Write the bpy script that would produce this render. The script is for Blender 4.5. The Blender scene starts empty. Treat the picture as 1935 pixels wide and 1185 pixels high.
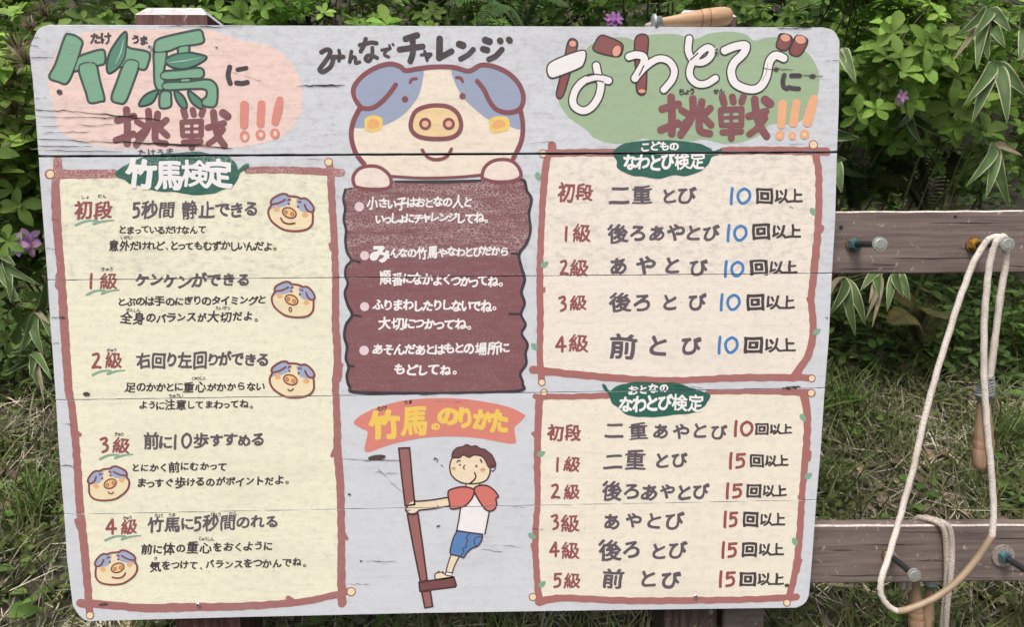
import bpy, bmesh, math, random
import numpy as np
from mathutils import Vector, Matrix

# ------------------------------------------------------------------ camera, sky, sun, exposure
SC = bpy.context.scene
COL = SC.collection
RAD = math.radians
W0, H0, F0 = 1935.0, 1185.0, 1250.0          # photograph size and focal length in its pixels
CAM = Vector((0.0, -1.25, 1.25))
PITCH, YAW, ROLL = RAD(-6.6), RAD(-1.03), RAD(-0.25)
ROT = (Matrix.Rotation(YAW, 3, 'Z') @ Matrix.Rotation(RAD(90) + PITCH, 3, 'X') @ Matrix.Rotation(ROLL, 3, 'Z'))
cam = bpy.data.cameras.new('camera')
cam.sensor_width = 36.0
cam.lens = 36.0 * F0 / W0
cam.clip_start, cam.clip_end = 0.02, 500.0
camo = bpy.data.objects.new('camera', cam)
camo.matrix_world = Matrix.Translation(CAM) @ ROT.to_4x4()
COL.objects.link(camo)
SC.camera = camo

world = bpy.data.worlds.new('World')
SC.world = world
world.use_nodes = True
wn = world.node_tree
bg = wn.nodes['Background']
sky = wn.nodes.new('ShaderNodeTexSky')
sky.sky_type = 'NISHITA'
sky.sun_disc = False
SUN_EL, SUN_AZ = 62.0, 205.0                 # high, behind the camera's left shoulder, veiled by cloud
sky.sun_elevation = RAD(SUN_EL)
sky.sun_rotation = RAD(SUN_AZ)
sky.dust_density = 7.0
sky.air_density = 0.8
sky.ozone_density = 0.3
wn.links.new(sky.outputs[0], bg.inputs[0])
bg.inputs[1].default_value = 0.15
sun = bpy.data.lights.new('sun', 'SUN')
sun.energy = 1.35
sun.angle = RAD(16)
sun.color = (1.0, 0.98, 0.945)
suno = bpy.data.objects.new('sun', sun)
az, el = RAD(SUN_AZ), RAD(SUN_EL)
sdir = Vector((math.sin(az) * math.cos(el), math.cos(az) * math.cos(el), math.sin(el)))
suno.rotation_euler = sdir.to_track_quat('Z', 'Y').to_euler()
suno.location = (0, -4, 8)
COL.objects.link(suno)
SC.view_settings.view_transform = 'Standard'
SC.view_settings.look = 'None'
SC.view_settings.gamma = 1.0
SC.view_settings.exposure = 0.34
SC.cycles.max_bounces = 6

# ------------------------------------------------------------------ helpers
def ray(px, py):
    d = Vector(((px - W0 / 2) / F0, -(py - H0 / 2) / F0, -1.0))
    return ROT @ d

def at(px, py, Y=0.0):
    """the point seen at photo pixel (px, py) in the vertical plane y = Y"""
    d = ray(px, py)
    t = (Y - CAM.y) / d.y
    return CAM + d * t

RM = np.array(ROT)
def at_np(px, py, Y):
    d = np.stack([(px - W0 / 2) / F0, -(py - H0 / 2) / F0, -np.ones_like(px)], -1) @ RM.T
    t = (Y - CAM.y) / d[:, 1]
    return np.array(CAM)[None, :] + d * t[:, None]

def empty(name, loc=(0, 0, 0), label=None, cat=None, group=None):
    o = bpy.data.objects.new(name, None)
    o.location = loc
    o.empty_display_size = 0.05
    COL.objects.link(o)
    if label: o['label'] = label
    if cat: o['category'] = cat
    if group: o['group'] = group
    return o

def tag(o, label=None, cat=None, group=None, kind=None):
    if label: o['label'] = label
    if cat: o['category'] = cat
    if group: o['group'] = group
    if kind: o['kind'] = kind
    return o

def wloc(p):
    v = Vector((0, 0, 0))
    while p:
        v += p.location
        p = p.parent
    return v

def link_mesh(name, verts, faces, mats, parent=None, mi=None, smooth=False):
    """one mesh object; verts given in world space"""
    me = bpy.data.meshes.new(name)
    off = wloc(parent) if parent else Vector((0, 0, 0))
    if isinstance(verts, np.ndarray):
        verts = (verts - np.array(off)[None, :]).tolist()
    else:
        verts = [tuple(Vector(v) - off) for v in verts]
    me.from_pydata(verts, [], faces)
    for m in (mats if isinstance(mats, (list, tuple)) else [mats]):
        me.materials.append(m)
    if mi is not None:
        me.polygons.foreach_set('material_index', np.asarray(mi, dtype=np.int32))
    if smooth:
        me.polygons.foreach_set('use_smooth', np.ones(len(me.polygons), dtype=bool))
    me.update()
    o = bpy.data.objects.new(name, me)
    COL.objects.link(o)
    if parent: o.parent = parent
    return o

def link_bm(name, bm, mats, parent=None, smooth=False):
    bmesh.ops.recalc_face_normals(bm, faces=bm.faces)
    off = wloc(parent) if parent else Vector((0, 0, 0))
    bmesh.ops.translate(bm, verts=bm.verts, vec=-off)
    me = bpy.data.meshes.new(name)
    bm.to_mesh(me)
    bm.free()
    for m in (mats if isinstance(mats, (list, tuple)) else [mats]):
        me.materials.append(m)
    if smooth:
        me.polygons.foreach_set('use_smooth', np.ones(len(me.polygons), dtype=bool))
    o = bpy.data.objects.new(name, me)
    COL.objects.link(o)
    if parent: o.parent = parent
    return o

def lin(c):
    r = []
    for v in c[:3]:
        v = v / 255.0
        r.append(v / 12.92 if v <= 0.04045 else ((v + 0.055) / 1.055) ** 2.4)
    return r

# ------------------------------------------------------------------ materials
def new_mat(name):
    m = bpy.data.materials.new(name)
    m.use_nodes = True
    nt = m.node_tree
    return m, nt, nt.nodes['Principled BSDF']

def N(nt, typ, **kw):
    n = nt.nodes.new(typ)
    for k, v in kw.items():
        setattr(n, k, v)
    return n

def mapped(nt, scale, rot=(0, 0, 0), src='pos'):
    if src == 'pos':
        g = N(nt, 'ShaderNodeNewGeometry'); out = g.outputs['Position']
    else:
        g = N(nt, 'ShaderNodeTexCoord'); out = g.outputs['Object']
    mp = N(nt, 'ShaderNodeMapping')
    mp.inputs['Scale'].default_value = scale
    mp.inputs['Rotation'].default_value = rot
    nt.links.new(out, mp.inputs['Vector'])
    return mp.outputs[0]

def noise(nt, scale, sc=1.0, detail=4.0, rough=0.55, rot=(0, 0, 0), src='pos', dist=0.0):
    n = N(nt, 'ShaderNodeTexNoise')
    n.inputs['Scale'].default_value = sc
    n.inputs['Detail'].default_value = detail
    n.inputs['Roughness'].default_value = rough
    n.inputs['Distortion'].default_value = dist
    nt.links.new(mapped(nt, scale, rot, src), n.inputs['Vector'])
    return n.outputs['Fac']

def ramp(nt, fac, a, b, lo=0.0, hi=1.0):
    r = N(nt, 'ShaderNodeMapRange')
    r.clamp = True
    nt.links.new(fac, r.inputs['Value'])
    r.inputs['From Min'].default_value = a
    r.inputs['From Max'].default_value = b
    r.inputs['To Min'].default_value = lo
    r.inputs['To Max'].default_value = hi
    return r.outputs['Result']

def mix(nt, fac, a, b, mode='MIX'):
    m = N(nt, 'ShaderNodeMix', data_type='RGBA', blend_type=mode)
    for sock, v in ((m.inputs[0], fac), (m.inputs[6], a), (m.inputs[7], b)):
        if isinstance(v, (int, float)): sock.default_value = v
        elif isinstance(v, (list, tuple)): sock.default_value = (*v[:3], 1.0)
        else: nt.links.new(v, sock)
    return m.outputs[2]

def math_n(nt, op, a, b):
    m = N(nt, 'ShaderNodeMath', operation=op)
    for s, v in ((m.inputs[0], a), (m.inputs[1], b)):
        if isinstance(v, (int, float)): s.default_value = v
        else: nt.links.new(v, s)
    return m.outputs[0]

ALB = 1.05                      # albedo over photographed value on the evenly lit board
ZS = [at(900, 291).z, at(900, 522).z]
_paint = {}
def paint(rgb, wear=1.0, craze=None, mott=1.0):
    key = (rgb, wear, craze, mott)
    if key in _paint: return _paint[key]
    m, nt, p = new_mat('paint')
    c = [min(0.86, v * ALB) for v in lin(rgb)]
    lum = sum(c) / 3
    grime = [0.30, 0.29, 0.28] if lum > 0.3 else [min(1, lum * 0.6 + 0.16)] * 3
    col = c
    s1 = noise(nt, (7, 7, 120), detail=5, rough=0.65)
    gz_ = N(nt, 'ShaderNodeNewGeometry'); sz_ = N(nt, 'ShaderNodeSeparateXYZ')
    nt.links.new(gz_.outputs['Position'], sz_.inputs[0])
    zz = sz_.outputs[2]
    plank_a = ramp(nt, zz, ZS[1] - .002, ZS[1] + .002, 0.55, 1.15)      # planks weathered differently
    plank_b = ramp(nt, zz, ZS[0] - .002, ZS[0] + .002, 0.7, 1.35)
    brush = noise(nt, (4, 4, 30), detail=5, rough=.6, dist=.4)
    col = mix(nt, ramp(nt, brush, .35, .7, 0, .16), col, [v * .72 + .01 for v in c])
    col = mix(nt, math_n(nt, 'MULTIPLY', ramp(nt, s1, 0.52, 0.78, 0, 0.25 * wear), plank_b), col, grime)
    s2 = noise(nt, (48, 48, 85), detail=6, rough=0.72)
    col = mix(nt, math_n(nt, 'MULTIPLY', ramp(nt, s2, 0.47, 0.70, 0, 0.30 * wear * mott), plank_a), col, grime)
    stain = noise(nt, (3, 3, 5.5), detail=6, rough=.65, dist=.6)
    col = mix(nt, ramp(nt, stain, .5, .72, 0, .13 * wear), col, grime)
    s3 = noise(nt, (160, 160, 260), detail=2, rough=0.6)
    col = mix(nt, ramp(nt, s3, 0.62, 0.74, 0, 0.38 * wear * mott), col, [g * 0.75 for g in grime])
    s4 = noise(nt, (9, 9, 420), detail=2, rough=0.5)
    col = mix(nt, ramp(nt, s4, 0.64, 0.74, 0, 0.13 * wear), col, [g * 0.6 for g in grime])
    if craze:
        z0, z1, amt, cc = craze
        g = N(nt, 'ShaderNodeNewGeometry')
        sp = N(nt, 'ShaderNodeSeparateXYZ')
        nt.links.new(g.outputs['Position'], sp.inputs[0])
        zone = math_n(nt, 'MULTIPLY', ramp(nt, sp.outputs[2], z0, z0 + 0.012), ramp(nt, sp.outputs[2], z1, z1 - 0.012))
        v = N(nt, 'ShaderNodeTexVoronoi', feature='DISTANCE_TO_EDGE')
        v.inputs['Scale'].default_value = 1.0
        nt.links.new(mapped(nt, (150, 150, 210)), v.inputs['Vector'])
        line = ramp(nt, v.outputs['Distance'], 0.03, 0.11, 1, 0)
        brk = ramp(nt, noise(nt, (13, 13, 75), detail=5, rough=.7), 0.38, 0.58)
        zone = math_n(nt, 'MAXIMUM', zone, 0.20)
        f = math_n(nt, 'MULTIPLY', math_n(nt, 'MULTIPLY', zone, line), math_n(nt, 'MULTIPLY', brk, amt))
        col = mix(nt, f, col, cc)
        st = ramp(nt, noise(nt, (16, 16, 260), detail=3), 0.58, 0.68, 0, 0.35 * amt)
        col = mix(nt, math_n(nt, 'MULTIPLY', st, zone), col, cc)
    nt.links.new(col, p.inputs['Base Color']) if not isinstance(col, list) else None
    p.inputs['Roughness'].default_value = 0.62
    p.inputs['Specular IOR Level'].default_value = 0.28
    b = N(nt, 'ShaderNodeBump')
    b.inputs['Strength'].default_value = 0.22
    b.inputs['Distance'].default_value = 0.0008
    nt.links.new(s1, b.inputs['Height'])
    nt.links.new(b.outputs[0], p.inputs['Normal'])
    _paint[key] = m
    return m

def wood_mat(name, rgb, dark, light, axis='x', amt=1.0, rough=0.75, scr=0.5):
    m, nt, p = new_mat(name)
    s = {'x': (5, 70, 110), 'z': (90, 90, 5)}[axis]
    g1 = noise(nt, s, detail=6, rough=0.7, dist=0.3)
    col = mix(nt, ramp(nt, g1, 0.38, 0.68), lin(dark), lin(rgb))
    g2 = noise(nt, tuple(v * 2.2 for v in s), detail=4, rough=0.6)
    col = mix(nt, ramp(nt, g2, 0.60, 0.76, 0, 0.5 * amt), col, lin(light))
    sc = noise(nt, (60, 60, 45), detail=5, rough=0.75)
    col = mix(nt, ramp(nt, sc, 0.605, 0.66, 0, scr), col, lin((205, 198, 192)))
    nt.links.new(col, p.inputs['Base Color'])
    p.inputs['Roughness'].default_value = rough
    p.inputs['Specular IOR Level'].default_value = 0.25
    b = N(nt, 'ShaderNodeBump')
    b.inputs['Strength'].default_value = 0.5
    b.inputs['Distance'].default_value = 0.001
    nt.links.new(g1, b.inputs['Height'])
    nt.links.new(b.outputs[0], p.inputs['Normal'])
    return m

def plain(name, rgb, rough=0.6, metal=0.0, var=0.25, sc=60.0, albedo=None):
    m, nt, p = new_mat(name)
    c = albedo or lin(rgb)
    n = noise(nt, (sc, sc, sc), detail=4)
    col = mix(nt, ramp(nt, n, 0.3, 0.7), [v * (1 - var) for v in c], [min(1, v * (1 + var)) for v in c])
    nt.links.new(col, p.inputs['Base Color'])
    p.inputs['Roughness'].default_value = rough
    p.inputs['Metallic'].default_value = metal
    return m
# ------------------------------------------------------------------ paint engine: shapes -> signed field -> flat mesh on the board
rng = np.random.default_rng(7)
SEAMS = [((60, 295), (1590, 287), 4.6), ((60, 529.5), (1590, 516), 1.5), ((60, 757), (1590, 733), 1.5), ((60, 974), (1590, 944.5), 1.3)]

def spline(pts, closed, n=8):
    P = [np.array(p[:2], float) for p in pts]
    m = len(P)
    if m < 3: return np.array(P)
    out = []
    rngk = range(m) if closed else range(m - 1)
    for i in rngk:
        p0 = P[(i - 1) % m] if closed or i > 0 else P[0]
        p1, p2 = P[i], P[(i + 1) % m]
        p3 = P[(i + 2) % m] if closed or i + 2 < m else P[-1]
        for k in range(n):
            t = k / n
            out.append(0.5 * ((2 * p1) + (-p0 + p2) * t + (2 * p0 - 5 * p1 + 4 * p2 - p3) * t * t + (-p0 + 3 * p1 - 3 * p2 + p3) * t ** 3))
    if not closed: out.append(P[-1])
    return np.array(out)

def tf(o, s):
    """converter from coordinates read in an enlarged crop to photo pixels"""
    return lambda *pts: [(o[0] + x / s, o[1] + y / s) for x, y in pts]

def P(pts, smooth=True): return ('P', spline(pts, True) if smooth else np.array(pts, float))
def S(pts, w, closed=False, smooth=True):
    ps = spline(pts, closed, 6) if smooth and len(pts) > 2 else np.array(pts, float)
    if closed: ps = np.vstack([ps, ps[:1]])
    if isinstance(w, (list, tuple)):
        ws = np.interp(np.linspace(0, 1, len(ps)), np.linspace(0, 1, len(w)), w)
    else: ws = np.full(len(ps), float(w))
    return ('S', ps, ws / 2)
def E(cx, cy, rx, ry=None, rot=0.0):
    ry = ry or rx
    a = np.linspace(0, 2 * np.pi, 28, endpoint=False)
    c, s = math.cos(rot), math.sin(rot)
    x, y = rx * np.cos(a), ry * np.sin(a)
    return ('P', np.stack([cx + c * x - s * y, cy + s * x + c * y], 1))

# glyph fields, from Blender's own built-in font
_fc = bpy.data.curves.new('lettering_source', 'FONT')
_fo = bpy.data.objects.new('lettering_source', _fc)
COL.objects.link(_fo)
_gl = {}
GN, G0X, G0Y, GS = 116, -0.12, -0.24, 1.24
def seg_sdf(X, Y, A, B):
    d2 = np.full(X.shape, 1e9)
    ins = np.zeros(X.shape, bool)
    for (ax, ay), (bx, by) in zip(A, B):
        dx, dy = bx - ax, by - ay
        L = dx * dx + dy * dy + 1e-12
        t = np.clip(((X - ax) * dx + (Y - ay) * dy) / L, 0, 1)
        d2 = np.minimum(d2, (X - ax - t * dx) ** 2 + (Y - ay - t * dy) ** 2)
        if ay != by:
            c = ((Y >= ay) != (Y >= by)) & (X < (bx - ax) * (Y - ay) / (by - ay) + ax)
            ins ^= c
    d = np.sqrt(d2)
    return np.where(ins, -d, d)
def glyph(ch):
    if ch in _gl: return _gl[ch]
    _fc.body = ch
    dg = bpy.context.evaluated_depsgraph_get(); dg.update()
    ev = _fo.evaluated_get(dg)
    me = ev.to_mesh()
    cnt = {}
    for p in me.polygons:
        for k in p.edge_keys: cnt[k] = cnt.get(k, 0) + 1
    co = [(v.co.x, v.co.y) for v in me.vertices]
    ed = [k for k, c in cnt.items() if c == 1]
    A = [co[a] for a, b in ed]; B = [co[b] for a, b in ed]
    ev.to_mesh_clear()
    g = np.arange(GN) / (GN - 1) * GS
    X, Y = np.meshgrid(G0X + g, G0Y + g)
    f = seg_sdf(X, Y, A, B)
    k = np.exp(-0.5 * (np.arange(-4, 5) / 1.0) ** 2); k /= k.sum()
    f = np.pad(f, 4, mode='edge')
    f = np.apply_along_axis(lambda r: np.convolve(r, k, 'valid'), 1, f)
    f = np.apply_along_axis(lambda r: np.convolve(r, k, 'valid'), 0, f)
    _gl[ch] = f - 0.004
    return _gl[ch]

def T(ch, cx, cy, sx, sy=None, bold=1.0, rot=0.0, shear=0.0):
    return ('T', ch, cx, cy, sx, sy or sx, rot, bold, shear)

DIG = {'1': [[(0.42, 0.02), (0.36, 0.5), (0.34, 1.0)]],
       '0': [[(0.5, 0.0), (0.12, 0.22), (0.02, 0.6), (0.25, 0.98), (0.62, 0.96), (0.95, 0.6), (0.88, 0.18), (0.55, 0.0)]],
       '2': [[(0.12, 0.1), (0.6, 0.02), (0.72, 0.28), (0.4, 0.65), (0.08, 0.98)], [(0.08, 0.98), (0.5, 0.93), (0.92, 0.97)]],
       '3': [[(0.1, 0.1), (0.6, 0.0), (0.72, 0.2), (0.4, 0.42)], [(0.4, 0.42), (0.8, 0.55), (0.75, 0.85), (0.3, 1.0)]],
       '4': [[(0.62, 0.0), (0.3, 0.35), (0.02, 0.68)], [(0.02, 0.68), (0.5, 0.66), (0.98, 0.64)], [(0.64, 0.05), (0.66, 0.5), (0.64, 1.0)]],
       '5': [[(0.2, 0.05), (0.16, 0.45)], [(0.22, 0.06), (0.55, 0.05), (0.9, 0.03)], [(0.16, 0.45), (0.6, 0.36), (0.82, 0.6), (0.66, 0.9), (0.1, 1.0)]]}
def digit(d, x0, y0, x1, y1, w):
    return [S([(x0 + u * (x1 - x0), y0 + v * (y1 - y0)) for u, v in s], w) for s in DIG[d]]

SMALL = 'ょゃゅっャュョッ'
NARROW = 'りしいくとにけうつはレノ'
def adv(c):
    if c == ' ': return 0.35
    if c in '、。.': return 0.55
    if c in SMALL: return 0.62
    if c in '12345': return 0.55
    if c == '0': return 0.72
    if '\u3040' <= c <= '\u309f': return 0.72 if c in NARROW else 0.84
    if '\u30a0' <= c <= '\u30ff': return 0.8
    return 1.0
def line(s, x0, x1, y0, y1, size, bold=None, kana=0.80, jit=1.0):
    bold = (size * 0.040 if bold is None else bold) * 0.86
    ws = [adv(c) for c in s]
    tot = sum(ws)
    u = (x1 - x0) / tot
    x, out = x0, []
    for c, w in zip(s, ws):
        cw = w * u
        cx = x + cw / 2
        t = (cx - x0) / (x1 - x0)
        cy = y0 + (y1 - y0) * t + jit * rng.uniform(-0.065, 0.065) * size
        x += cw
        if c == ' ': continue
        isk = '\u3040' <= c <= '\u30ff'
        k = kana if isk else 1.0
        sy = size * k * (1 + jit * rng.uniform(-0.09, 0.09))
        sx = min(max(cw / w * (0.98 if not isk else 0.92), sy * 0.72), sy * 1.06)
        if c in '012345':
            out += digit(c, cx - cw * 0.38, cy - size * 0.40, cx + cw * 0.38, cy + size * 0.40, size * 0.075 + 2.1 * bold)
            continue
        if c == '。':
            out.append(S(E(cx - cw * 0.1, cy + size * 0.25, size * 0.10)[1], bold * 1.7 + 0.6, True, False)); continue
        if c == '、':
            out.append(S([(cx - size * .1, cy + size * .22), (cx, cy + size * .34)], bold * 2 + 1)); continue
        out.append(T(c, cx, cy, sx, sy, bold * (0.9 if isk else 0.5 if c in '静間重順番場検定級' else 0.75), jit * rng.uniform(-0.09, 0.09), jit * rng.uniform(0.0, 0.10)))
    for it in out: LINE_OF[id(it)] = (s, x0, y0, it)
    return out
LINE_OF = {}
EACH = {'exclamation_mark', 'exclamation_dot', 'log_end', 'log_end_rim', 'leaf', 'bullet', 'underline', 'cheek', 'blush', 'trotter', 'trotter_outline', 'nostril', 'sleeve', 'blue_patch', 'knot', 'log', 'bamboo_leaf', 'highlight', 'stilt', 'log_end_outline', 'rope_crossing'}

def bbox(it):
    if it[0] == 'P': p = it[1]; return p[:, 0].min() - 2, p[:, 1].min() - 2, p[:, 0].max() + 2, p[:, 1].max() + 2
    if it[0] == 'S':
        p, r = it[1], it[2].max() + 2
        return p[:, 0].min() - r, p[:, 1].min() - r, p[:, 0].max() + r, p[:, 1].max() + r
    _, ch, cx, cy, sx, sy, rot, b, sh = it
    return cx - sx * .72 - b, cy - sy * .72 - b, cx + sx * .72 + b, cy + sy * .72 + b

def field(items, cell, wob=0.0):
    bb = np.array([bbox(i) for i in items])
    x0, y0 = bb[:, 0].min() - cell, bb[:, 1].min() - cell
    nx = int((bb[:, 2].max() - x0) / cell) + 3
    ny = int((bb[:, 3].max() - y0) / cell) + 3
    F = np.full((ny, nx), 50.0)
    gx, gy = x0 + np.arange(nx) * cell, y0 + np.arange(ny) * cell
    def win(a, b, c, d):
        i0, i1 = max(0, int((a - x0) / cell)), min(nx, int((c - x0) / cell) + 2)
        j0, j1 = max(0, int((b - y0) / cell)), min(ny, int((d - y0) / cell) + 2)
        return slice(j0, j1), slice(i0, i1)
    for it in items:
        if it[0] == 'P':
            p = it[1]; q = np.roll(p, -1, 0)
            w = win(*bbox(it))
            X, Y = np.meshgrid(gx[w[1]], gy[w[0]])
            d2 = np.full(X.shape, 36.0); ins = np.zeros(X.shape, bool)
            for (ax, ay), (bx, by) in zip(p, q):
                if ay != by:
                    rows = (gy[w[0]] >= ay) != (gy[w[0]] >= by)
                    if rows.any():
                        xc = (bx - ax) * (gy[w[0]][rows] - ay) / (by - ay) + ax
                        ins[rows] ^= X[rows] < xc[:, None]
                u = slice(max(0, int((min(ay, by) - 4 - gy[w[0]][0]) / cell)), int((max(ay, by) + 4 - gy[w[0]][0]) / cell) + 2)
                v = slice(max(0, int((min(ax, bx) - 4 - gx[w[1]][0]) / cell)), int((max(ax, bx) + 4 - gx[w[1]][0]) / cell) + 2)
                xs, ys = X[u, v], Y[u, v]
                dx, dy = bx - ax, by - ay
                t = np.clip(((xs - ax) * dx + (ys - ay) * dy) / (dx * dx + dy * dy + 1e-9), 0, 1)
                d2[u, v] = np.minimum(d2[u, v], (xs - ax - t * dx) ** 2 + (ys - ay - t * dy) ** 2)
            d = np.sqrt(d2)
            F[w] = np.minimum(F[w], np.where(ins, -d, d))
        elif it[0] == 'S':
            p, r = it[1], it[2]
            for k in range(max(1, len(p) - 1)):
                a, b = p[k], p[min(k + 1, len(p) - 1)]
                ra, rb = r[k], r[min(k + 1, len(p) - 1)]
                m = max(ra, rb) + 2.5
                w = win(min(a[0], b[0]) - m, min(a[1], b[1]) - m, max(a[0], b[0]) + m, max(a[1], b[1]) + m)
                X, Y = np.meshgrid(gx[w[1]], gy[w[0]])
                dx, dy = b - a
                t = np.clip(((X - a[0]) * dx + (Y - a[1]) * dy) / (dx * dx + dy * dy + 1e-9), 0, 1)
                d = np.hypot(X - a[0] - t * dx, Y - a[1] - t * dy) - (ra + (rb - ra) * t)
                F[w] = np.minimum(F[w], d)
        else:
            _, ch, cx, cy, sx, sy, rot, bold, sh = it
            G = glyph(ch)
            w = win(*bbox(it))
            X, Y = np.meshgrid(gx[w[1]], gy[w[0]])
            c, s = math.cos(rot), math.sin(rot)
            ph = rng.uniform(0, 6.28, 4)
            U, V = (X - cx), (Y - cy)
            Xs = U + 0.016 * sx * np.sin(V / sy * 6 + ph[0]) + 0.012 * sx * np.sin(U / sx * 9 + ph[1])
            Ys = V + 0.016 * sy * np.sin(U / sx * 6 + ph[2]) + 0.012 * sy * np.sin(V / sy * 9 + ph[3])
            u = (c * Xs + s * Ys) / sx
            v = -(-s * Xs + c * Ys) / sy
            u = u - sh * v
            gu = np.clip((u + 0.5 - G0X) / GS * (GN - 1), 0, GN - 1.001)
            gv = np.clip((v + 0.38 - G0Y) / GS * (GN - 1), 0, GN - 1.001)
            i, j = gu.astype(int), gv.astype(int)
            fu, fv = gu - i, gv - j
            g = (G[j, i] * (1 - fu) + G[j, i + 1] * fu) * (1 - fv) + (G[j + 1, i] * (1 - fu) + G[j + 1, i + 1] * fu) * fv
            out = (np.abs(u) > 0.60) | (v + 0.38 < G0Y) | (v + 0.38 > 1.0)
            d = np.where(out, 9.0, g * min(sx, sy) - bold)
            F[w] = np.minimum(F[w], d)
    X, Y = np.meshgrid(gx, gy)
    if wob:
        F = F + wob * (np.sin(X * .21 + 3 * np.sin(Y * .11)) + np.sin(Y * .27 + 2 * np.sin(X * .13))) * 0.5
    return F, gx, gy

def cut_seams(F, gx, gy):
    X, Y = np.meshgrid(gx, gy)
    for (ax, ay), (bx, by), gap in SEAMS:
        yl = ay + (by - ay) * (X - ax) / (bx - ax)
        F = np.maximum(F, gap / 2 + 0.1 - np.abs(Y - yl))
    return F

def march(F, gx, gy):
    ny, nx = F.shape
    I = F < 0
    c = I[:-1, :-1].astype(int) + I[:-1, 1:] + I[1:, 1:] + I[1:, :-1]
    vid, V, faces = {}, [], []
    def vert(key, x, y):
        k = vid.get(key)
        if k is None:
            k = vid[key] = len(V); V.append((x, y))
        return k
    full = c == 4
    for j in range(ny - 1):
        r = full[j]
        if not r.any(): continue
        d = np.diff(np.concatenate(([0], r.astype(np.int8), [0])))
        for a, b in zip(np.where(d == 1)[0], np.where(d == -1)[0]):
            faces.append((vert((0, a, j), gx[a], gy[j]), vert((0, b, j), gx[b], gy[j]), vert((0, b, j + 1), gx[b], gy[j + 1]), vert((0, a, j + 1), gx[a], gy[j + 1])))
    for j, i in zip(*np.where((c > 0) & (c < 4))):
        cs = ((i, j), (i + 1, j), (i + 1, j + 1), (i, j + 1))
        poly = []
        for k in range(4):
            (ia, ja), (ib, jb) = cs[k], cs[(k + 1) % 4]
            fa, fb = F[ja, ia], F[jb, ib]
            if fa < 0: poly.append(vert((0, ia, ja), gx[ia], gy[ja]))
            if (fa < 0) != (fb < 0):
                t = fa / (fa - fb)
                if ja == jb: key = (1, min(ia, ib), ja)
                else: key = (2, ia, min(ja, jb))
                poly.append(vert(key, gx[ia] + (gx[ib] - gx[ia]) * t, gy[ja] + (gy[jb] - gy[ja]) * t))
        if len(poly) >= 3: faces.append(tuple(poly))
    return V, faces

STEP = 0.00014
def layer(name, items, mat, k, parent, cell=1.0, seams=True, minus=None, wob=0.0, label=None):
    if len(items) > 1:
        sets = {}
        for q, it in enumerate(items):
            key = LINE_OF[id(it)][:3] if id(it) in LINE_OF and name != 'number' else (q if name in EACH else None)
            sets.setdefault(key, []).append(it)
        if len(sets) > 1:
            return [layer(name, s, mat, k, parent, cell, seams, minus, wob, label) for s in sets.values()][0]
    F, gx, gy = field(items, cell, wob)
    if minus:
        for mp in minus:                               # parts of a stroke hidden by the stroke painted over it
            mF, mx, my = field([('P', mp)], cell)
            i0, j0 = int(round((mx[0] - gx[0]) / cell)), int(round((my[0] - gy[0]) / cell))
            for j in range(len(my)):
                jj = j + j0
                if not 0 <= jj < len(gy): continue
                a, e = max(0, -i0), min(len(mx), len(gx) - i0)
                if e > a: F[jj, a + i0:e + i0] = np.maximum(F[jj, a + i0:e + i0], -mF[j, a:e] - .6)
    if seams: F = cut_seams(F, gx, gy)
    V, faces = march(F, gx, gy)
    if not faces: return None
    V = np.array(V)
    W = at_np(V[:, 0], V[:, 1], -STEP * k)
    faces = [f[::-1] for f in faces]
    o = link_mesh(name, W, faces, mat, parent)
    if label: o['label'] = label
    return o
# ------------------------------------------------------------------ ground height (needed by posts)
def ground_z(x, y):
    z = 0.27 + 0.62 * y
    if y < -0.5: z = 0.27 - 0.31 + (y + 0.5) * 0.12
    if y > 1.25: z += (y - 1.25) * 0.75
    if y > 3.2: z = 0.27 + 0.62 * 3.2 + 1.95 * 0.75 + (y - 3.2) * 0.04
    return z + 0.025 * math.sin(x * 3.1 + 1) * math.cos(y * 4.3) + 0.012 * math.sin(x * 9 + y * 7)

# ------------------------------------------------------------------ the sign board
sign = empty('sign_board', (0, 0.06, ground_z(0, 0.06)), 'large white plank board hand lettered in Japanese, with a painted pig and stilt boy', 'sign')
m_white = paint((206, 212, 219), 1.1)
wt = m_white.node_tree
# near-black gap shade, then split grain of the weathered top left corner
m_gap = plain('gap_shade', (38, 32, 30), 0.9, var=0.4)
m_crack = plain('crack_wood', (52, 47, 46), 0.95, var=0.4)
m_post = wood_mat('stained_post', (116, 84, 80), (72, 50, 48), (160, 140, 134), 'z')
m_post2 = wood_mat('old_post', (98, 82, 76), (54, 45, 43), (140, 124, 114), 'z')
m_cap = paint((206, 204, 206), 2.6)
m_screw = plain('screw_zinc', (205, 208, 214), 0.4, 0.7, 0.1)
m_dark = plain('screw_slot', (30, 34, 48), 0.7)

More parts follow.
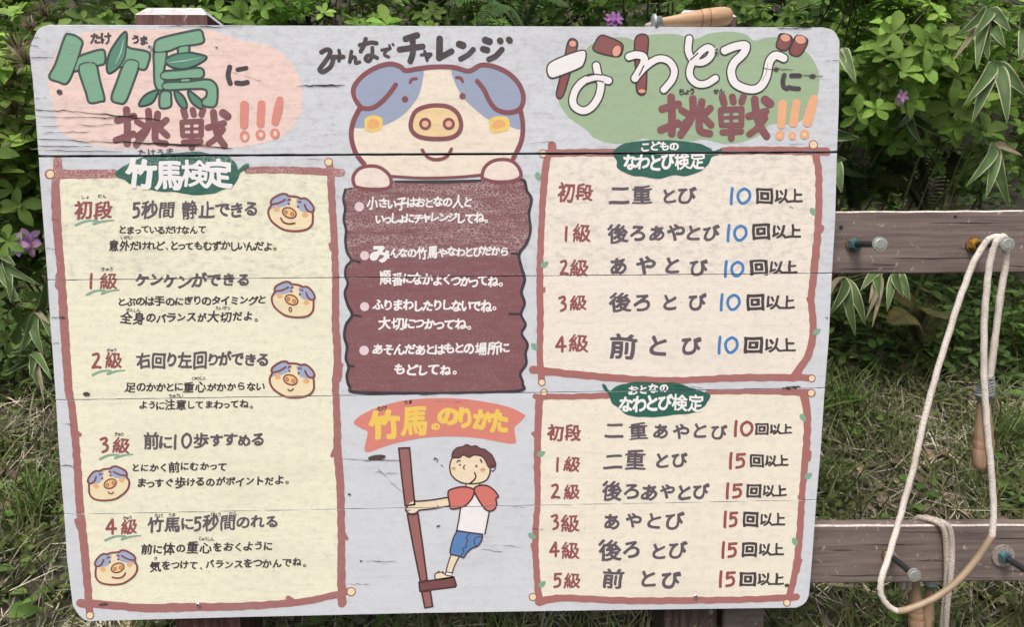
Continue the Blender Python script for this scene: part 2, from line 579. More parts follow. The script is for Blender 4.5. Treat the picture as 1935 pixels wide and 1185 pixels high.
outline = spline([(66, 66), (74, 53), (92, 46)], False, 6).tolist() + [(500, 47.5), (900, 48.5), (1250, 50), (1556, 51)] + \
    spline([(1556, 51), (1576, 58), (1587, 78)], False, 6).tolist() + [(1585, 200), (1578, 420), (1566, 640), (1550, 860), (1535, 1050), (1530, 1110)] + \
    spline([(1530, 1110), (1524, 1138), (1502, 1150)], False, 6).tolist() + [(1200, 1153), (800, 1159), (450, 1167), (185, 1174)] + \
    spline([(185, 1174), (158, 1172), (137, 1145)], False, 6).tolist() + [(127, 1060), (110, 830), (92, 560), (75, 330), (62, 150), (55, 100)] + \
    [(58, 82)]
def clip(poly, a, b, off, keep_below):
    ax, ay = a; bx, by = b
    f = lambda p: ((p[1] - ay - (by - ay) * (p[0] - ax) / (bx - ax)) - off) * (1 if keep_below else -1)
    out = []
    for i in range(len(poly)):
        p, q = poly[i], poly[(i + 1) % len(poly)]
        fp, fq = f(p), f(q)
        if fp >= 0: out.append(p)
        if (fp >= 0) != (fq >= 0):
            t = fp / (fp - fq)
            out.append((p[0] + (q[0] - p[0]) * t, p[1] + (q[1] - p[1]) * t))
    return out
def ragged(pl):
    out = []
    for i in range(len(pl)):
        p, q = pl[i], pl[(i + 1) % len(pl)]
        out.append(p)
        L = abs(q[0] - p[0])
        if L > 1000:
            m = int(L / 22)
            for j in range(1, m):
                t = j / m
                out.append((p[0] + (q[0] - p[0]) * t, p[1] + (q[1] - p[1]) * t + rng.uniform(-.45, .45)))
    return out
bm = bmesh.new()
for k in range(5):
    pl = [tuple(p) for p in outline]
    if k > 0: pl = clip(pl, SEAMS[k - 1][0], SEAMS[k - 1][1], SEAMS[k - 1][2] / 2, True)
    if k < 4: pl = clip(pl, SEAMS[k][0], SEAMS[k][1], -SEAMS[k][2] / 2, False)
    pl = ragged(pl)
    fr = [bm.verts.new(at(x, y, 0)) for x, y in pl]
    bk = [bm.verts.new(v.co + Vector((0, 0.028, 0))) for v in fr]
    ff = bm.faces.new(fr); bf = bm.faces.new(bk[::-1])
    for i in range(len(fr)):
        j = (i + 1) % len(fr)
        bm.faces.new((fr[i], bk[i], bk[j], fr[j]))
    ee = [e for e in ff.edges]
    bmesh.ops.bevel(bm, geom=ee, offset=0.0010, segments=1, affect='EDGES')
link_bm('board', bm, m_white, sign)
# near-black strips added behind the plank joints, standing in for the gap shade
bm = bmesh.new()
for (a, b, g) in SEAMS:
    p, q = at(a[0] + 60, a[1], 0), at(b[0] - 70, b[1], 0)
    for y0, y1 in ((0.012, 0.027),):
        vs = [bm.verts.new((v.x, y, v.z + dz)) for y in (y0, y1) for v, dz in ((p, -.0045), (q, -.0045), (q, .0045), (p, .0045))]
        for f in ((0, 1, 2, 3), (7, 6, 5, 4), (0, 4, 5, 1), (2, 6, 7, 3), (1, 5, 6, 2), (3, 7, 4, 0)):
            bm.faces.new([vs[i] for i in f])
link_bm('gap_shade_strip', bm, m_gap, sign)

# splits along the grain, as narrow dark openings
cr = []
r2 = random.Random(5)
def split(x0, y0, x1, y1, w, n=9, amp=1.6):
    pts = [(x0 + (x1 - x0) * i / n, y0 + (y1 - y0) * i / n + r2.uniform(-amp, amp) * (0 if i in (0, n) else 1)) for i in range(n + 1)]
    cr.append(S(pts, [w * r2.uniform(.4, 1.2) if 0 < i < n else w * .35 for i in range(n + 1)], smooth=False))
z1 = tf((0, 0), 2.932)
for a in ((190, 605, 430, 615, 3), (430, 615, 900, 668, 3.2), (195, 640, 620, 655, 2), (200, 700, 640, 690, 1.7), (205, 735, 500, 728, 1.5), (205, 770, 560, 785, 2.2),
          (560, 783, 1150, 802, 4.5), (850, 795, 1290, 822, 3), (205, 805, 520, 812, 2), (210, 830, 700, 838, 1.6), (165, 314, 300, 316, 2.2), (560, 655, 760, 640, 3),
          (1690, 473, 1910, 470, 3.4), (1280, 395, 1460, 450, 1.2), (170, 250, 215, 252, 1.5), (165, 205, 215, 207, 1.5), (175, 545, 260, 541, 1.3)):
    (x0, y0), (x1, y1) = z1((a[0], a[1]), (a[2], a[3]))
    split(x0, y0, x1, y1, a[4] * .62)
for a in ((560, 162, 640, 161, 1.4), (1555, 115, 1587, 113, .8), (1440, 128, 1500, 131, 1.6), (1515, 143, 1556, 142, 1.6), (1470, 52.5, 1535, 52, 2.2), (300, 49, 460, 50, 1.6), (92, 600, 118, 601, 1.1),
          (108, 880, 140, 882, 1.5), (640, 868, 760, 872, 1.2), (688, 1061, 750, 1063, 1.1), (700, 893, 756, 895, .8), (1030, 1001, 1005, 1001, .9), (905, 1039, 950, 1043, .9), (900, 1030, 1000, 1035, .8), (1270, 730, 1330, 733, .7),
          (1455, 270, 1585, 275, .7), (1000, 270, 1045, 268, .8), (600, 255, 650, 252, .7), (568, 300, 620, 302, .7), (95, 415, 112, 416, .7), (85, 470, 108, 471, .8), (100, 650, 112, 648, 1), (118, 800, 136, 803, .9),
          (1560, 600, 1566, 601, 1), (1486, 732, 1512, 731, 4.5), (1478, 733, 1495, 735, 2.5), (1540, 1020, 1548, 1021, .9), (655, 1104, 700, 1106, .7), (820, 760, 900, 758, .6), (960, 960, 1005, 958, .8), (712, 885, 760, 932, .8), (1490, 390, 1500, 392, .8)):
    split(*a)
layer('crack', cr, m_crack, 9, sign, cell=0.6, seams=False)
m_knot = plain('knot_wood', (78, 70, 66), 0.8, var=0.5, sc=400)
kn = [E(112, 173, 5.2, 4.8), E(163, 745, 6.5, 4), E(1467, 130, 5, 3.5), E(1535.5, 143, 6, 4), E(1487, 1107, 4.5, 3.2), E(118, 600, 5, 2), E(409, 89, 2.5, 1.5),
      E(195, 1143, 9, 2.2, -.15), E(712, 865, 17, 5, -.12), E(822, 867, 2), E(660, 935, 3, 2), E(682, 1061, 2.5, 1.5), E(828, 995, 4, 1.6, -.3)]
layer('knot', kn, m_knot, 10, sign, cell=0.6, seams=False)

# posts: square timbers behind the board with bevelled, white painted tops
def post(px_top, half_w, ztop_px, name, mat, w_depth=0.12, chamfer=0.026, skew=0.0):
    c = at(px_top, ztop_px, 0.03)
    zt, zb = c.z, ground_z(c.x, 0.09) - 0.15
    x0, x1, y0, y1 = c.x - half_w, c.x + half_w, 0.0295, 0.0295 + w_depth
    bm = bmesh.new()
    zs = zt - chamfer
    lo = [bm.verts.new(p) for p in ((x0, y0, zb), (x1, y0, zb), (x1, y1, zb), (x0, y1, zb))]
    mi = [bm.verts.new(p) for p in ((x0, y0, zs), (x1, y0, zs), (x1, y1, zs), (x0, y1, zs))]
    h = chamfer * 0.9
    tp = [bm.verts.new(p) for p in ((x0 + h, y0 + h, zt), (x1 - h, y0 + h, zt), (x1 - h, y1 - h, zt), (x0 + h, y1 - h, zt))]
    for a, b in ((lo, mi), (mi, tp)):
        for i in range(4):
            f = bm.faces.new((a[i], a[(i + 1) % 4], b[(i + 1) % 4], b[i]))
            f.material_index = 1 if b is tp else 0
    f = bm.faces.new(tp); f.material_index = 1
    bm.faces.new(lo[::-1])
    return link_bm('post', bm, [mat, m_cap], sign)
post(322, 0.0655, 9, 'post', m_post, chamfer=0.017)
post(1337, 0.055, 14, 'post', m_post2, chamfer=0.016)

def screw(px, py, r=0.0042, dark=False):
    c = at(px, py, 0)
    bm = bmesh.new()
    bmesh.ops.create_cone(bm, cap_ends=True, segments=16, radius1=r, radius2=r * .8, depth=0.0012, matrix=Matrix.Translation(c + Vector((0, -0.0043, 0))) @ Matrix.Rotation(RAD(90), 4, 'X'))
    o = link_bm('screw', bm, m_screw, sign)
    bm = bmesh.new()
    for a in (0.3, 0.3 + math.pi / 2):
        bmesh.ops.create_cube(bm, size=1, matrix=Matrix.Translation(c + Vector((0, -0.0049 - 0.0001 * (a > 1), 0))) @ Matrix.Rotation(a, 4, 'Y') @ Matrix.Diagonal((r * 1.1, 0.0006, r * 0.34, 1)))
    link_bm('screw_slot', bm, m_dark, o)
screw(285, 89); screw(1353, 94); screw(375, 1142, .004); screw(1314, 1126, .004)

# ------------------------------------------------------------------ colours
K_OUT = (62, 66, 70)
c_pink, c_cream, c_cream2, c_cream3 = (235, 209, 201), (233, 233, 209), (234, 227, 215), (234, 229, 212)
c_log, c_log2 = (160, 106, 104), (166, 109, 105)
c_end = (238, 216, 178)
c_plum, c_letter = (128, 85, 89), (146, 84, 86)
c_gray, c_text = (96, 88, 96), (72, 65, 68)
c_leaf, c_lf2 = (43, 99, 85), (117, 165, 138)
c_white = (246, 248, 250)

def strokes(f, data, o=(0, 0), k=(1, 1), wk=1.0):
    return [S(f(*[(o[0] + x * k[0], o[1] + y * k[1]) for x, y in pts]), w / 2.932 * wk) for w, pts in data]
CHO = [(36, [(845, 537), (850, 640), (848, 738)]), (34, [(795, 602), (885, 575)]), (34, [(788, 718), (882, 680)]), (34, [(965, 545), (962, 640), (898, 745)]), (30, [(902, 608), (935, 628)]), (30, [(905, 695), (942, 660)]),
       (34, [(1015, 562), (1002, 650), (1006, 722), (1058, 738)]), (32, [(1062, 598), (1035, 625)]), (32, [(1032, 655), (1066, 690)])]
SEN = [(34, [(1128, 532), (1138, 570)]), (32, [(1184, 534), (1190, 562)]), (32, [(1246, 532), (1236, 562)]), (28, [(1120, 608), (1236, 602)]), (26, [(1118, 612), (1124, 692)]), (28, [(1236, 604), (1234, 690)]), (24, [(1124, 692), (1234, 690)]), (15, [(1125, 651), (1235, 647)]), (17, [(1178, 605), (1178, 692)]),
       (30, [(1130, 732), (1232, 726)]), (32, [(1178, 695), (1178, 765)]), (34, [(1275, 642), (1370, 615)]), (36, [(1308, 548), (1318, 630), (1340, 700), (1374, 752)]), (30, [(1366, 652), (1322, 708), (1278, 742)]), (42, [(1366, 552), (1392, 572)])]
def grp(name, label=None):
    o = empty(name, (0, 0, 0))
    o.parent = sign
    o.location = Vector((0, 0, 1.2)) - sign.location
    if label: o['label'] = label
    return o

# ------------------------------------------------------------------ left title: green bamboo lettering on a pink patch
g = grp('painted_title', 'green bamboo lettering on a pink patch')
layer('colour_patch', [P([(90, 150), (100, 110), (128, 75), (180, 58), (300, 55), (400, 57), (450, 74), (515, 88), (556, 125), (571, 175), (566, 220), (535, 255), (480, 274), (400, 281), (300, 283), (190, 276), (118, 252), (103, 215), (95, 180)])], paint(c_pink, 1.0), 1, g, 1.5, wob=.4)
bam = [[(360, 205), (382, 190), (420, 200), (453, 228), (447, 265), (410, 380), (370, 458), (325, 450), (275, 425), (310, 350)],
       [(402, 388), (415, 345), (440, 312), (560, 275), (580, 305), (576, 348), (540, 360), (440, 385)],
       [(437, 378), (465, 348), (500, 345), (532, 358), (550, 440), (576, 545), (558, 558), (498, 565), (478, 510)],
       [(690, 262), (730, 270), (822, 290), (820, 345), (800, 382), (750, 372), (660, 360)],
       [(688, 350), (720, 328), (755, 335), (768, 362), (735, 460), (694, 560), (660, 568), (620, 545), (650, 450)],
       [(858, 284), (915, 278), (918, 330), (905, 400), (912, 482), (880, 495), (860, 460), (856, 370)],
       [(860, 285), (858, 250), (870, 222), (930, 200), (1080, 168), (1112, 170), (1123, 195), (1118, 235), (1000, 255), (930, 280)],
       [(990, 258), (1044, 250), (1036, 302), (998, 305)],
       [(902, 398), (1000, 388), (1112, 378), (1120, 425), (1040, 432), (905, 437)],
       [(1000, 430), (1052, 430), (1046, 458), (1008, 458)],
       [(912, 458), (1040, 452), (1140, 440), (1180, 452), (1202, 490), (1198, 570), (1172, 590), (1126, 580), (1122, 555), (1146, 530), (1136, 492), (1040, 490), (915, 494)],
       [(893, 512), (940, 508), (946, 545), (944, 585), (910, 597), (886, 585)]]
lvs = [[(693, 176), (698, 250), (688, 320), (650, 375), (603, 402), (594, 350), (620, 270)],
       [(916, 332), (960, 305), (1030, 290), (1090, 298), (1143, 317), (1085, 358), (1010, 378), (945, 365)],
       [(870, 500), (862, 535), (835, 570), (780, 585), (775, 568), (808, 525)],
       [(970, 504), (1005, 525), (1028, 560), (1030, 598), (1000, 585), (976, 545)],
       [(1045, 505), (1085, 530), (1115, 560), (1118, 600), (1080, 580), (1055, 550)]]
sm = lambda pts: ('P', spline(pts, True, 5))
def out_strokes(pls, w): return [S(p, w, True) for p in pls]
bp, lp = [z1(*b) for b in bam], [z1(*b) for b in lvs]
layer('lettering_outline', out_strokes(bp, 6.4) + out_strokes(lp, 6.0), paint((66, 84, 80), .6), 2, g, .9)
for k, (b) in enumerate(bp):
    pass
layer('lettering', [('P', spline(b, True, 5)) for b in bp], paint((122, 170, 142), .6, mott=.7), 3, g, 1.0)
over = {1: (0, 2), 3: (4,), 5: (6, 8, 10), 7: (6,), 9: (8, 10)}
layer('lettering_outline', out_strokes([b for q, b in enumerate(bp) if q not in over], 2.6), paint((66, 84, 80), .6), 4, g, .8)
for q, cov in over.items():
    layer('lettering_outline', out_strokes([bp[q]], 2.6), paint((66, 84, 80), .6), 4, g, .8, minus=[spline(bp[w_], True, 5) for w_ in cov])
layer('bamboo_leaf', [('P', spline(b, True, 5)) for b in lp], paint((86, 138, 118), .6, mott=.7), 5, g, 1.0)
layer('bamboo_leaf_edge', out_strokes(lp, 2.6), paint((58, 78, 74), .6), 6, g, .8)
hl = [S(z1((640, 350), (668, 290), (685, 215)), [1, 2.6, .8]), S(z1((935, 345), (1020, 335), (1110, 318)), [1, 2.4, .8])]
for x, y in ((392, 240), (402, 240), (385, 290), (395, 293), (1070, 205), (545, 345), (498, 350)): hl.append(S(z1((x, y), (x + 5, y - 4)), 1.6))
layer('highlight', hl, paint((168, 204, 182), .5), 7, g, .7)
z = z1
layer('lettering', [S([(434, 126), (431, 142), (435, 157)], 9.5), S([(449, 131), (465, 128)], 8.5), S([(447, 156), (457, 157), (467, 155)], 9.5)] +
      line('たけ', 170, 209, 73, 72, 28, 1.2) + line('うま', 249, 280, 74, 75, 24, 1.0), paint(c_text, .8), 4, g, .7)
layer('lettering', strokes(z1, CHO, (-158, 103), (1.016, .937), 1.12) + strokes(z1, SEN, (-24, 126), (.922, .903), 1.08), paint((128, 82, 88), .9), 4, g, .8)
layer('exclamation_mark', [S([(462, 198), (461, 236)], [17, 19, 16]), S([(494, 196), (492, 234)], [15, 18, 15]), S([(529, 188), (525, 208), (520, 230)], [13, 18, 15]), E(462, 257, 9.5, 11), E(492, 254, 9.5, 10), E(519.5, 252, 9.5, 10)], paint((216, 142, 130), .6), 4, g, .8)
layer('exclamation_dot', [E(463, 259, 4.3, 5.5), E(493, 254, 4, 4.5, ), E(520, 252, 3.4, 5)], paint((236, 208, 190), .5), 5, g, .7)
layer('lettering', line('たけうま', 258, 330, 290, 287, 20, .5), paint((86, 72, 76), 1.4), 2, g, .6)

# ------------------------------------------------------------------ middle heading
z2 = tf((560, 0), 2.962)
head = []
for w, pts in ((26, [(140, 290), (170, 275), (190, 285), (178, 318), (140, 370), (130, 390), (150, 400), (190, 372), (205, 335), (205, 318), (262, 316)]), (20, [(238, 280), (244, 310), (238, 338)]),
               (20, [(308, 285), (298, 345)]), (20, [(298, 345), (312, 318), (330, 322), (332, 350), (353, 345)]),
               (24, [(355, 250), (420, 235)]), (24, [(388, 215), (378, 250), (360, 285)]), (24, [(430, 236), (448, 240)]), (22, [(425, 265), (424, 310), (405, 340), (386, 328), (400, 308), (430, 312), (452, 322)]),
               (17, [(478, 278), (525, 268)]), (18, [(525, 268), (500, 285), (494, 305), (516, 316)]), (13, [(520, 250), (523, 258)]), (13, [(538, 244), (543, 250)]),
               (36, [(612, 215), (675, 195)]), (34, [(578, 275), (706, 258)]), (34, [(650, 215), (652, 290), (638, 340)]),
               (18, [(700, 305), (752, 300), (740, 318)]), (18, [(718, 285), (732, 335)]),
               (38, [(802, 215), (800, 322)]), (34, [(800, 322), (868, 285)]),
               (40, [(912, 245), (932, 252)]), (30, [(920, 328), (960, 305), (990, 275)]),
               (40, [(1058, 222), (1080, 230)]), (36, [(1045, 272), (1068, 278)]), (32, [(1078, 330), (1115, 312), (1150, 275)]), (36, [(1140, 225), (1142, 228)]), (36, [(1190, 220), (1194, 225)])):
    head.append(S(z2(*pts), w / 2.962))
g = grp('painted_heading', 'black brush lettering over the big pig')
layer('lettering', head, paint(c_text, .8), 3, g, .8)

# ------------------------------------------------------------------ big pig
g = grp('painted_pig', 'largest pig face, peering over the plum plaque')
skin, blue, edge = paint((237, 224, 207), .8), paint((152, 165, 190), .7), paint((132, 78, 85), .6)
layer('face', [P(z2((325, 450), (420, 385), (480, 352), (550, 345), (600, 375), (630, 392), (740, 372), (880, 370), (965, 395), (1020, 360), (1080, 355), (1160, 380), (1220, 430), (1268, 500), (1275, 570), (1252, 620), (1268, 680), (1262, 770), (1228, 850), (1180, 920), (1050, 960), (1030, 985), (800, 995), (540, 985), (500, 950), (380, 920), (330, 850), (305, 760), (312, 680), (345, 600), (318, 540)))], skin, 1, g, 1.4)
layer('blue_patch', [P(z2((332, 490), (420, 408), (500, 368), (580, 382), (625, 395), (706, 388), (706, 450), (680, 540), (610, 630), (520, 688), (420, 712), (322, 713), (320, 680), (350, 610), (345, 550))),
                     P(z2((872, 388), (960, 400), (1030, 380), (1100, 378), (1200, 435), (1258, 510), (1255, 590), (1245, 620), (1258, 718), (1180, 702), (1080, 670), (1000, 610), (930, 540), (885, 455)))], blue, 2, g, 1.2)
layer('cheek', [P(z2((385, 665), (430, 642), (478, 660), (482, 700), (470, 725), (430, 737), (390, 725), (380, 695))), P(z2((1080, 670), (1130, 648), (1180, 655), (1195, 695), (1180, 730), (1135, 738), (1090, 740), (1078, 705)))], paint((235, 203, 118), .6), 3, g, .9, wob=.8)
layer('blush', [P(z2((400, 680), (430, 662), (462, 680), (460, 708), (425, 718), (398, 705))), P(z2((1100, 685), (1135, 668), (1165, 680), (1165, 705), (1130, 716), (1098, 708)))], paint((229, 174, 116), .6), 4, g, .9, wob=.8)
layer('snout', [P(z2((640, 690), (665, 625), (725, 595), (800, 588), (860, 600), (905, 638), (922, 700), (902, 748), (850, 772), (760, 775), (690, 764), (650, 735)))], paint((238, 208, 160), .7), 3, g, 1.0)
layer('nostril', [E(*z2((722, 692))[0], 7, 7.5), E(*z2((855, 692))[0], 7, 7.5)], paint((236, 178, 150), .5), 4, g, .7)
def R(c, w, o=None): return S(z2(*c), w / 2.962)
ol = [R([(365, 605), (328, 550), (320, 490), (365, 428), (440, 378), (520, 355), (578, 368), (612, 392), (680, 382), (770, 372), (880, 374), (965, 395), (1030, 363), (1100, 368), (1180, 403), (1240, 460), (1270, 530), (1262, 590), (1235, 618), (1180, 628), (1120, 610), (1080, 562), (1050, 500), (1012, 452)], 26),
      R([(362, 600), (400, 606), (445, 592), (505, 540), (556, 472)], 25), R([(352, 608), (318, 680), (307, 760), (330, 850), (380, 918)], 27), R([(1256, 622), (1268, 700), (1258, 790), (1214, 885)], 26),
      R([(535, 985), (700, 995), (900, 990), (1035, 978)], 15), R([(636, 458), (648, 440), (672, 438)], 16), R([(896, 432), (918, 434), (930, 452)], 17),
      E(*z2((608, 553))[0], 6), E(*z2((930, 536))[0], 6), R([(704, 838), (735, 878), (785, 892), (840, 876), (868, 833)], 18),
      S(z2((640, 690), (665, 625), (725, 595), (800, 588), (860, 600), (905, 638), (922, 700), (902, 748), (850, 772), (760, 775), (690, 764), (650, 735)), 8.2, True),
      S(E(*z2((721, 692))[0], 8.8, 9)[1], 5.4, True, False), S(E(*z2((853, 692))[0], 8.8, 9)[1], 5.4, True, False)]
layer('outline', ol, edge, 5, g, .8)
hands = [z2((325, 1035), (318, 990), (350, 945), (410, 928), (470, 938), (520, 980), (530, 1030), (500, 1055), (400, 1057), (345, 1048)), z2((1040, 990), (1055, 935), (1110, 897), (1190, 895), (1240, 930), (1256, 985), (1210, 1012), (1120, 1017), (1060, 1004))]
layer('trotter', [P(h) for h in hands], paint((234, 221, 212), .8), 6, g, 1.0)
layer('trotter_outline', [S(h, [9, 8.5, 8, 7, 6, 4, 4, 8]) if 0 else S(h, 6.6, True) for h in hands], edge, 7, g, .8)

# ------------------------------------------------------------------ right title: rope and log lettering on a green patch
z3 = tf((980, 0), 2.932)
g = grp('painted_title', 'white rope lettering on a green patch')
layer('colour_patch', [P(z3((222, 530), (250, 450), (330, 350), (370, 275), (440, 222), (540, 204), (600, 206), (645, 220), (720, 192), (800, 186), (880, 188), (975, 215), (1060, 182), (1180, 174), (1260, 190), (1305, 222), (1390, 205), (1470, 215), (1600, 290), (1660, 390), (1664, 480), (1640, 590), (1590, 650), (1520, 685), (1392, 690), (1340, 745), (1240, 785), (1140, 796), (1020, 772), (900, 795), (780, 790), (695, 765), (600, 792), (500, 790), (415, 760), (375, 718), (280, 650), (230, 580)))], paint((157, 183, 149), .9), 1, g, 1.4)
dk, br, rp = paint((64, 56, 60), .6), paint((136, 82, 80), .7), paint((250, 254, 255), .25, mott=.4)
endm = paint((226, 164, 140), .6)
logs = [[(280, 228), (322, 236), (300, 330), (245, 522), (214, 518), (250, 370)], [(455, 200), (490, 204), (566, 240), (572, 275), (545, 308), (424, 278), (432, 230)], [(655, 205), (712, 205), (706, 330), (700, 505), (660, 505), (655, 400), (646, 300)],
        [(1455, 190), (1508, 205), (1500, 250), (1475, 275), (1434, 258), (1440, 220)], [(1545, 200), (1596, 220), (1580, 270), (1548, 306), (1505, 290), (1520, 240)]]
ends = [(300, 240, 20, 17, .1), (543, 280, 22, 31, .35), (683, 503, 20, 11, 0), (1478, 208, 27, 20, .2), (1562, 218, 30, 23, .2)]
layer('log_outline', [S(z3(*l), 6.2, True) for l in logs], dk, 2, g, .9)
layer('log', [('P', spline(z3(*l), True, 5)) for l in logs], br, 3, g, .9)
layer('log_end_outline', [('P', E(*z3((x, y))[0], rx / 2.932 + 1.3, ry / 2.932 + 1.3, r)[1]) for x, y, rx, ry, r in ends], dk, 4, g, .7)
layer('log_end', [('P', E(*z3((x, y))[0], rx / 2.932, ry / 2.932, r)[1]) for x, y, rx, ry, r in ends], endm, 5, g, .7)
ropes = [([(430, 362), (442, 420), (456, 470), (440, 540), (400, 595), (355, 612), (312, 590), (300, 550), (320, 490), (365, 445), (430, 428), (498, 445)], 38),
         ([(612, 312), (650, 302), (690, 312), (692, 350), (645, 432)], 40), ([(645, 432), (700, 370), (770, 325), (830, 335), (862, 385), (850, 440), (805, 495)], 36),
         ([(945, 212), (940, 280), (965, 330), (1010, 345), (1055, 320), (1072, 280), (1045, 262), (995, 300), (952, 370), (952, 425), (990, 462), (1040, 462), (1090, 432)], 36),
         ([(1142, 278), (1200, 255), (1258, 250), (1245, 295), (1195, 345), (1178, 400), (1200, 460), (1270, 492), (1330, 485), (1370, 430), (1390, 340), (1425, 305), (1468, 320)], 42)]
slab = z3((172, 352), (250, 312), (352, 280), (370, 300), (360, 345), (335, 372), (220, 418), (180, 425), (162, 398))
for (pts, w), kk in zip(ropes, range(5)):
    pass
layer('rope_outline', [S(z3(*p), w / 2.932 + 5.0) for p, w in ropes] + [S(slab, 5.6, True)], dk, 6, g, .8)
layer('lettering', [S(z3(*p), w / 2.932) for p, w in ropes] + [P(slab)], rp, 7, g, .8)
cross = [S(z3((432, 380), (440, 415)), 1.2), S(z3((300, 560), (296, 520)), .1)]
layer('rope_crossing', [S(z3((375, 462), (430, 446), (470, 452)), 2.4), S(z3((952, 330), (985, 300), (992, 292)), 2.4), S(z3((668, 415), (694, 362)), 2.4), S(z3((380, 420), (425, 410), (460, 414)), 2.4), S(z3((1378, 350), (1372, 400), (1350, 445)), .8)], dk, 8, g, .7)
layer('lettering', [S(z3((1472, 415), (1464, 450), (1470, 480), (1488, 490)), 9), S(z3((1512, 418), (1556, 418)), 9.5), S(z3((1498, 482), (1520, 488), (1552, 490)), 9)] + line('ちょう', 1282, 1313, 172, 172, 15, .8) + line('せん', 1348, 1369, 172, 171, 14, .7), paint(c_text, .8), 4, g, .7)
layer('lettering', strokes(z3, CHO, wk=1.22) + strokes(z3, SEN, wk=1.18), paint((132, 84, 88), .7), 5, g, .8)
layer('exclamation_mark', [S(z3((1463, 575), (1455, 690)), [17, 20, 15]), S(z3((1540, 570), (1522, 680)), [16, 19, 16]), S(z3((1636, 545), (1618, 610), (1600, 675)), [15, 19, 18]), E(*z3((1447, 748))[0], 9), E(*z3((1517, 751))[0], 7.5), E(*z3((1585, 743))[0], 9.2)], paint((232, 176, 136), .6), 5, g, .8)
layer('exclamation_dot', [E(*z3((1447, 748))[0], 2), E(*z3((1517, 751))[0], 1.8), E(*z3((1585, 743))[0], 3.4)], paint((243, 210, 180), .5), 6, g, .6)

# ------------------------------------------------------------------ panels framed with painted logs
def frame(g, sides, disks, col, stubs=(), craze=None):
    its = [S(p, w) for p, w in sides] + [S(p, w) for p, w in stubs]
    layer('log_frame', its, paint(col, .9, craze), 2, g, 1.1, wob=.7)
    layer('log_end_rim', [E(x, y, r + 1.8) for x, y, r in disks], paint((150, 92, 84), .7), 3, g, .8)
    layer('log_end', [E(x, y, r) for x, y, r in disks], paint(c_end, .6), 4, g, .8)
def leaf_banner(g, pts, texts, craze=None):
    layer('leaf_badge', [P(pts)], paint(c_leaf, .7, craze), 5, g, 1.0, wob=.5)
    layer('lettering', sum(texts, []), paint(c_white, .3, mott=.4), 6, g, .7)
def leaves(g, pos):
    its = []
    for x, y, a in pos:
        c, s = math.cos(a), math.sin(a)
        pp = [(-8, 0), (-3, -5), (4, -4), (9, 0), (4, 4.5), (-3, 5)]
        its.append(P([(x + u * c - v * s, y + u * s + v * c) for u, v in pp]))
    layer('leaf', its, paint((128, 172, 146), .6), 4, g, .8)

zA = tf((60, 340), 2.963); zB = tf((60, 720), 2.548)
gl = grp('painted_panel', 'tall yellowish panel at the left, with five small pigs')
Lx = [(109, 303), (105, 345), (106, 390), (109, 441), (114, 500), (116, 529), (121, 610), (130, 738), (134.5, 759), (141, 818), (146, 877), (150.6, 955), (159, 1034), (166, 1112), (170, 1162)]
Bx = [(152, 1141), (190, 1143), (272, 1150), (330, 1149), (374, 1148), (450, 1147), (531, 1142), (585, 1136), (629, 1126), (662, 1118)]
Rx = [(622, 307), (625, 335), (628, 399), (631, 441), (634, 529), (634, 610), (638, 677), (634, 725), (637, 798), (638, 857), (643, 916), (645, 1010), (645, 1073), (646, 1140)]
layer('colour_field', [P([(110, 332), (220, 330), (470, 322), (624, 322), (630, 440), (634, 600), (636, 800), (644, 960), (645, 1128), (560, 1140), (374, 1148), (250, 1148), (166, 1141), (158, 1040), (148, 900), (136, 770), (121, 610), (109, 440)], False)], paint(c_cream, 1.0, mott=1.35), 1, gl, 1.6)
z_of = lambda px, py: at(px, py).z
frame(gl, [(Lx, [13, 18, 15, 17, 14, 15, 16, 14]), (Bx, [16, 15, 17, 15, 14, 13, 13]), (Rx, [15, 14, 13, 15, 13, 16, 14, 17]), ([(93, 329), (140, 329), (216, 328)], [18, 17, 17]), ([(468, 322), (540, 321), (645, 326)], [13, 14, 15])],
      [(95, 329, 7), (621, 306, 6.5), (663.5, 1119, 7), (170, 1164, 6)], c_log,
      [([(112, 520), (110, 540)], 13), ([(143, 818), (150, 822)], [13, 9]), ([(628, 470), (624, 462)], [12, 7]), ([(634, 855), (628, 862)], [14, 8]), ([(145, 985), (155, 1010)], [11, 8]), ([(648, 1010), (655, 1018)], [13, 7]), ([(545, 1132), (560, 1140)], [10, 9]), ([(109, 303), (109, 318)], 17), ([(270, 1153), (285, 1150)], [8, 7]), ([(645, 690), (642, 720)], [7, 6])], (z_of(300, 352), z_of(300, 286), .75, (0.62, 0.52, 0.51)))
leaf_banner(gl, z1((638, 965), (660, 935), (720, 900), (800, 868), (900, 850), (1000, 845), (1100, 838), (1190, 858), (1240, 862), (1285, 878), (1312, 915), (1318, 940), (1350, 912), (1378, 906), (1372, 932), (1332, 955), (1316, 990), (1290, 1030), (1240, 1048), (1190, 1068), (1120, 1077), (1060, 1078), (980, 1064), (900, 1060), (820, 1048), (770, 1028), (720, 1018), (690, 995), (655, 985)),
            [[T('竹', 266, 328, 58, 56, 2.4, .03), T('馬', 320, 330, 54, 60, 1.5, .05), T('検', 368, 328, 54, 54, 1.2, .04), T('定', 413, 328, 52, 56, 1.9, .02)]], craze=(z_of(300, 322), z_of(300, 284), .8, (0.36, 0.46, 0.43)))
brown = paint(c_letter, .7)
layer('lettering', line('初段', 140, 213, 396, 396, 36, 1.5) + line('1級', 163, 226, 530, 530, 34, 1.3) + line('2級', 171, 235, 682, 682, 34, 1.4) + line('3級', 186, 250, 843, 842, 33, 1.4) + line('4級', 198, 266, 997, 996, 33, 1.4), brown, 3, gl, .7)
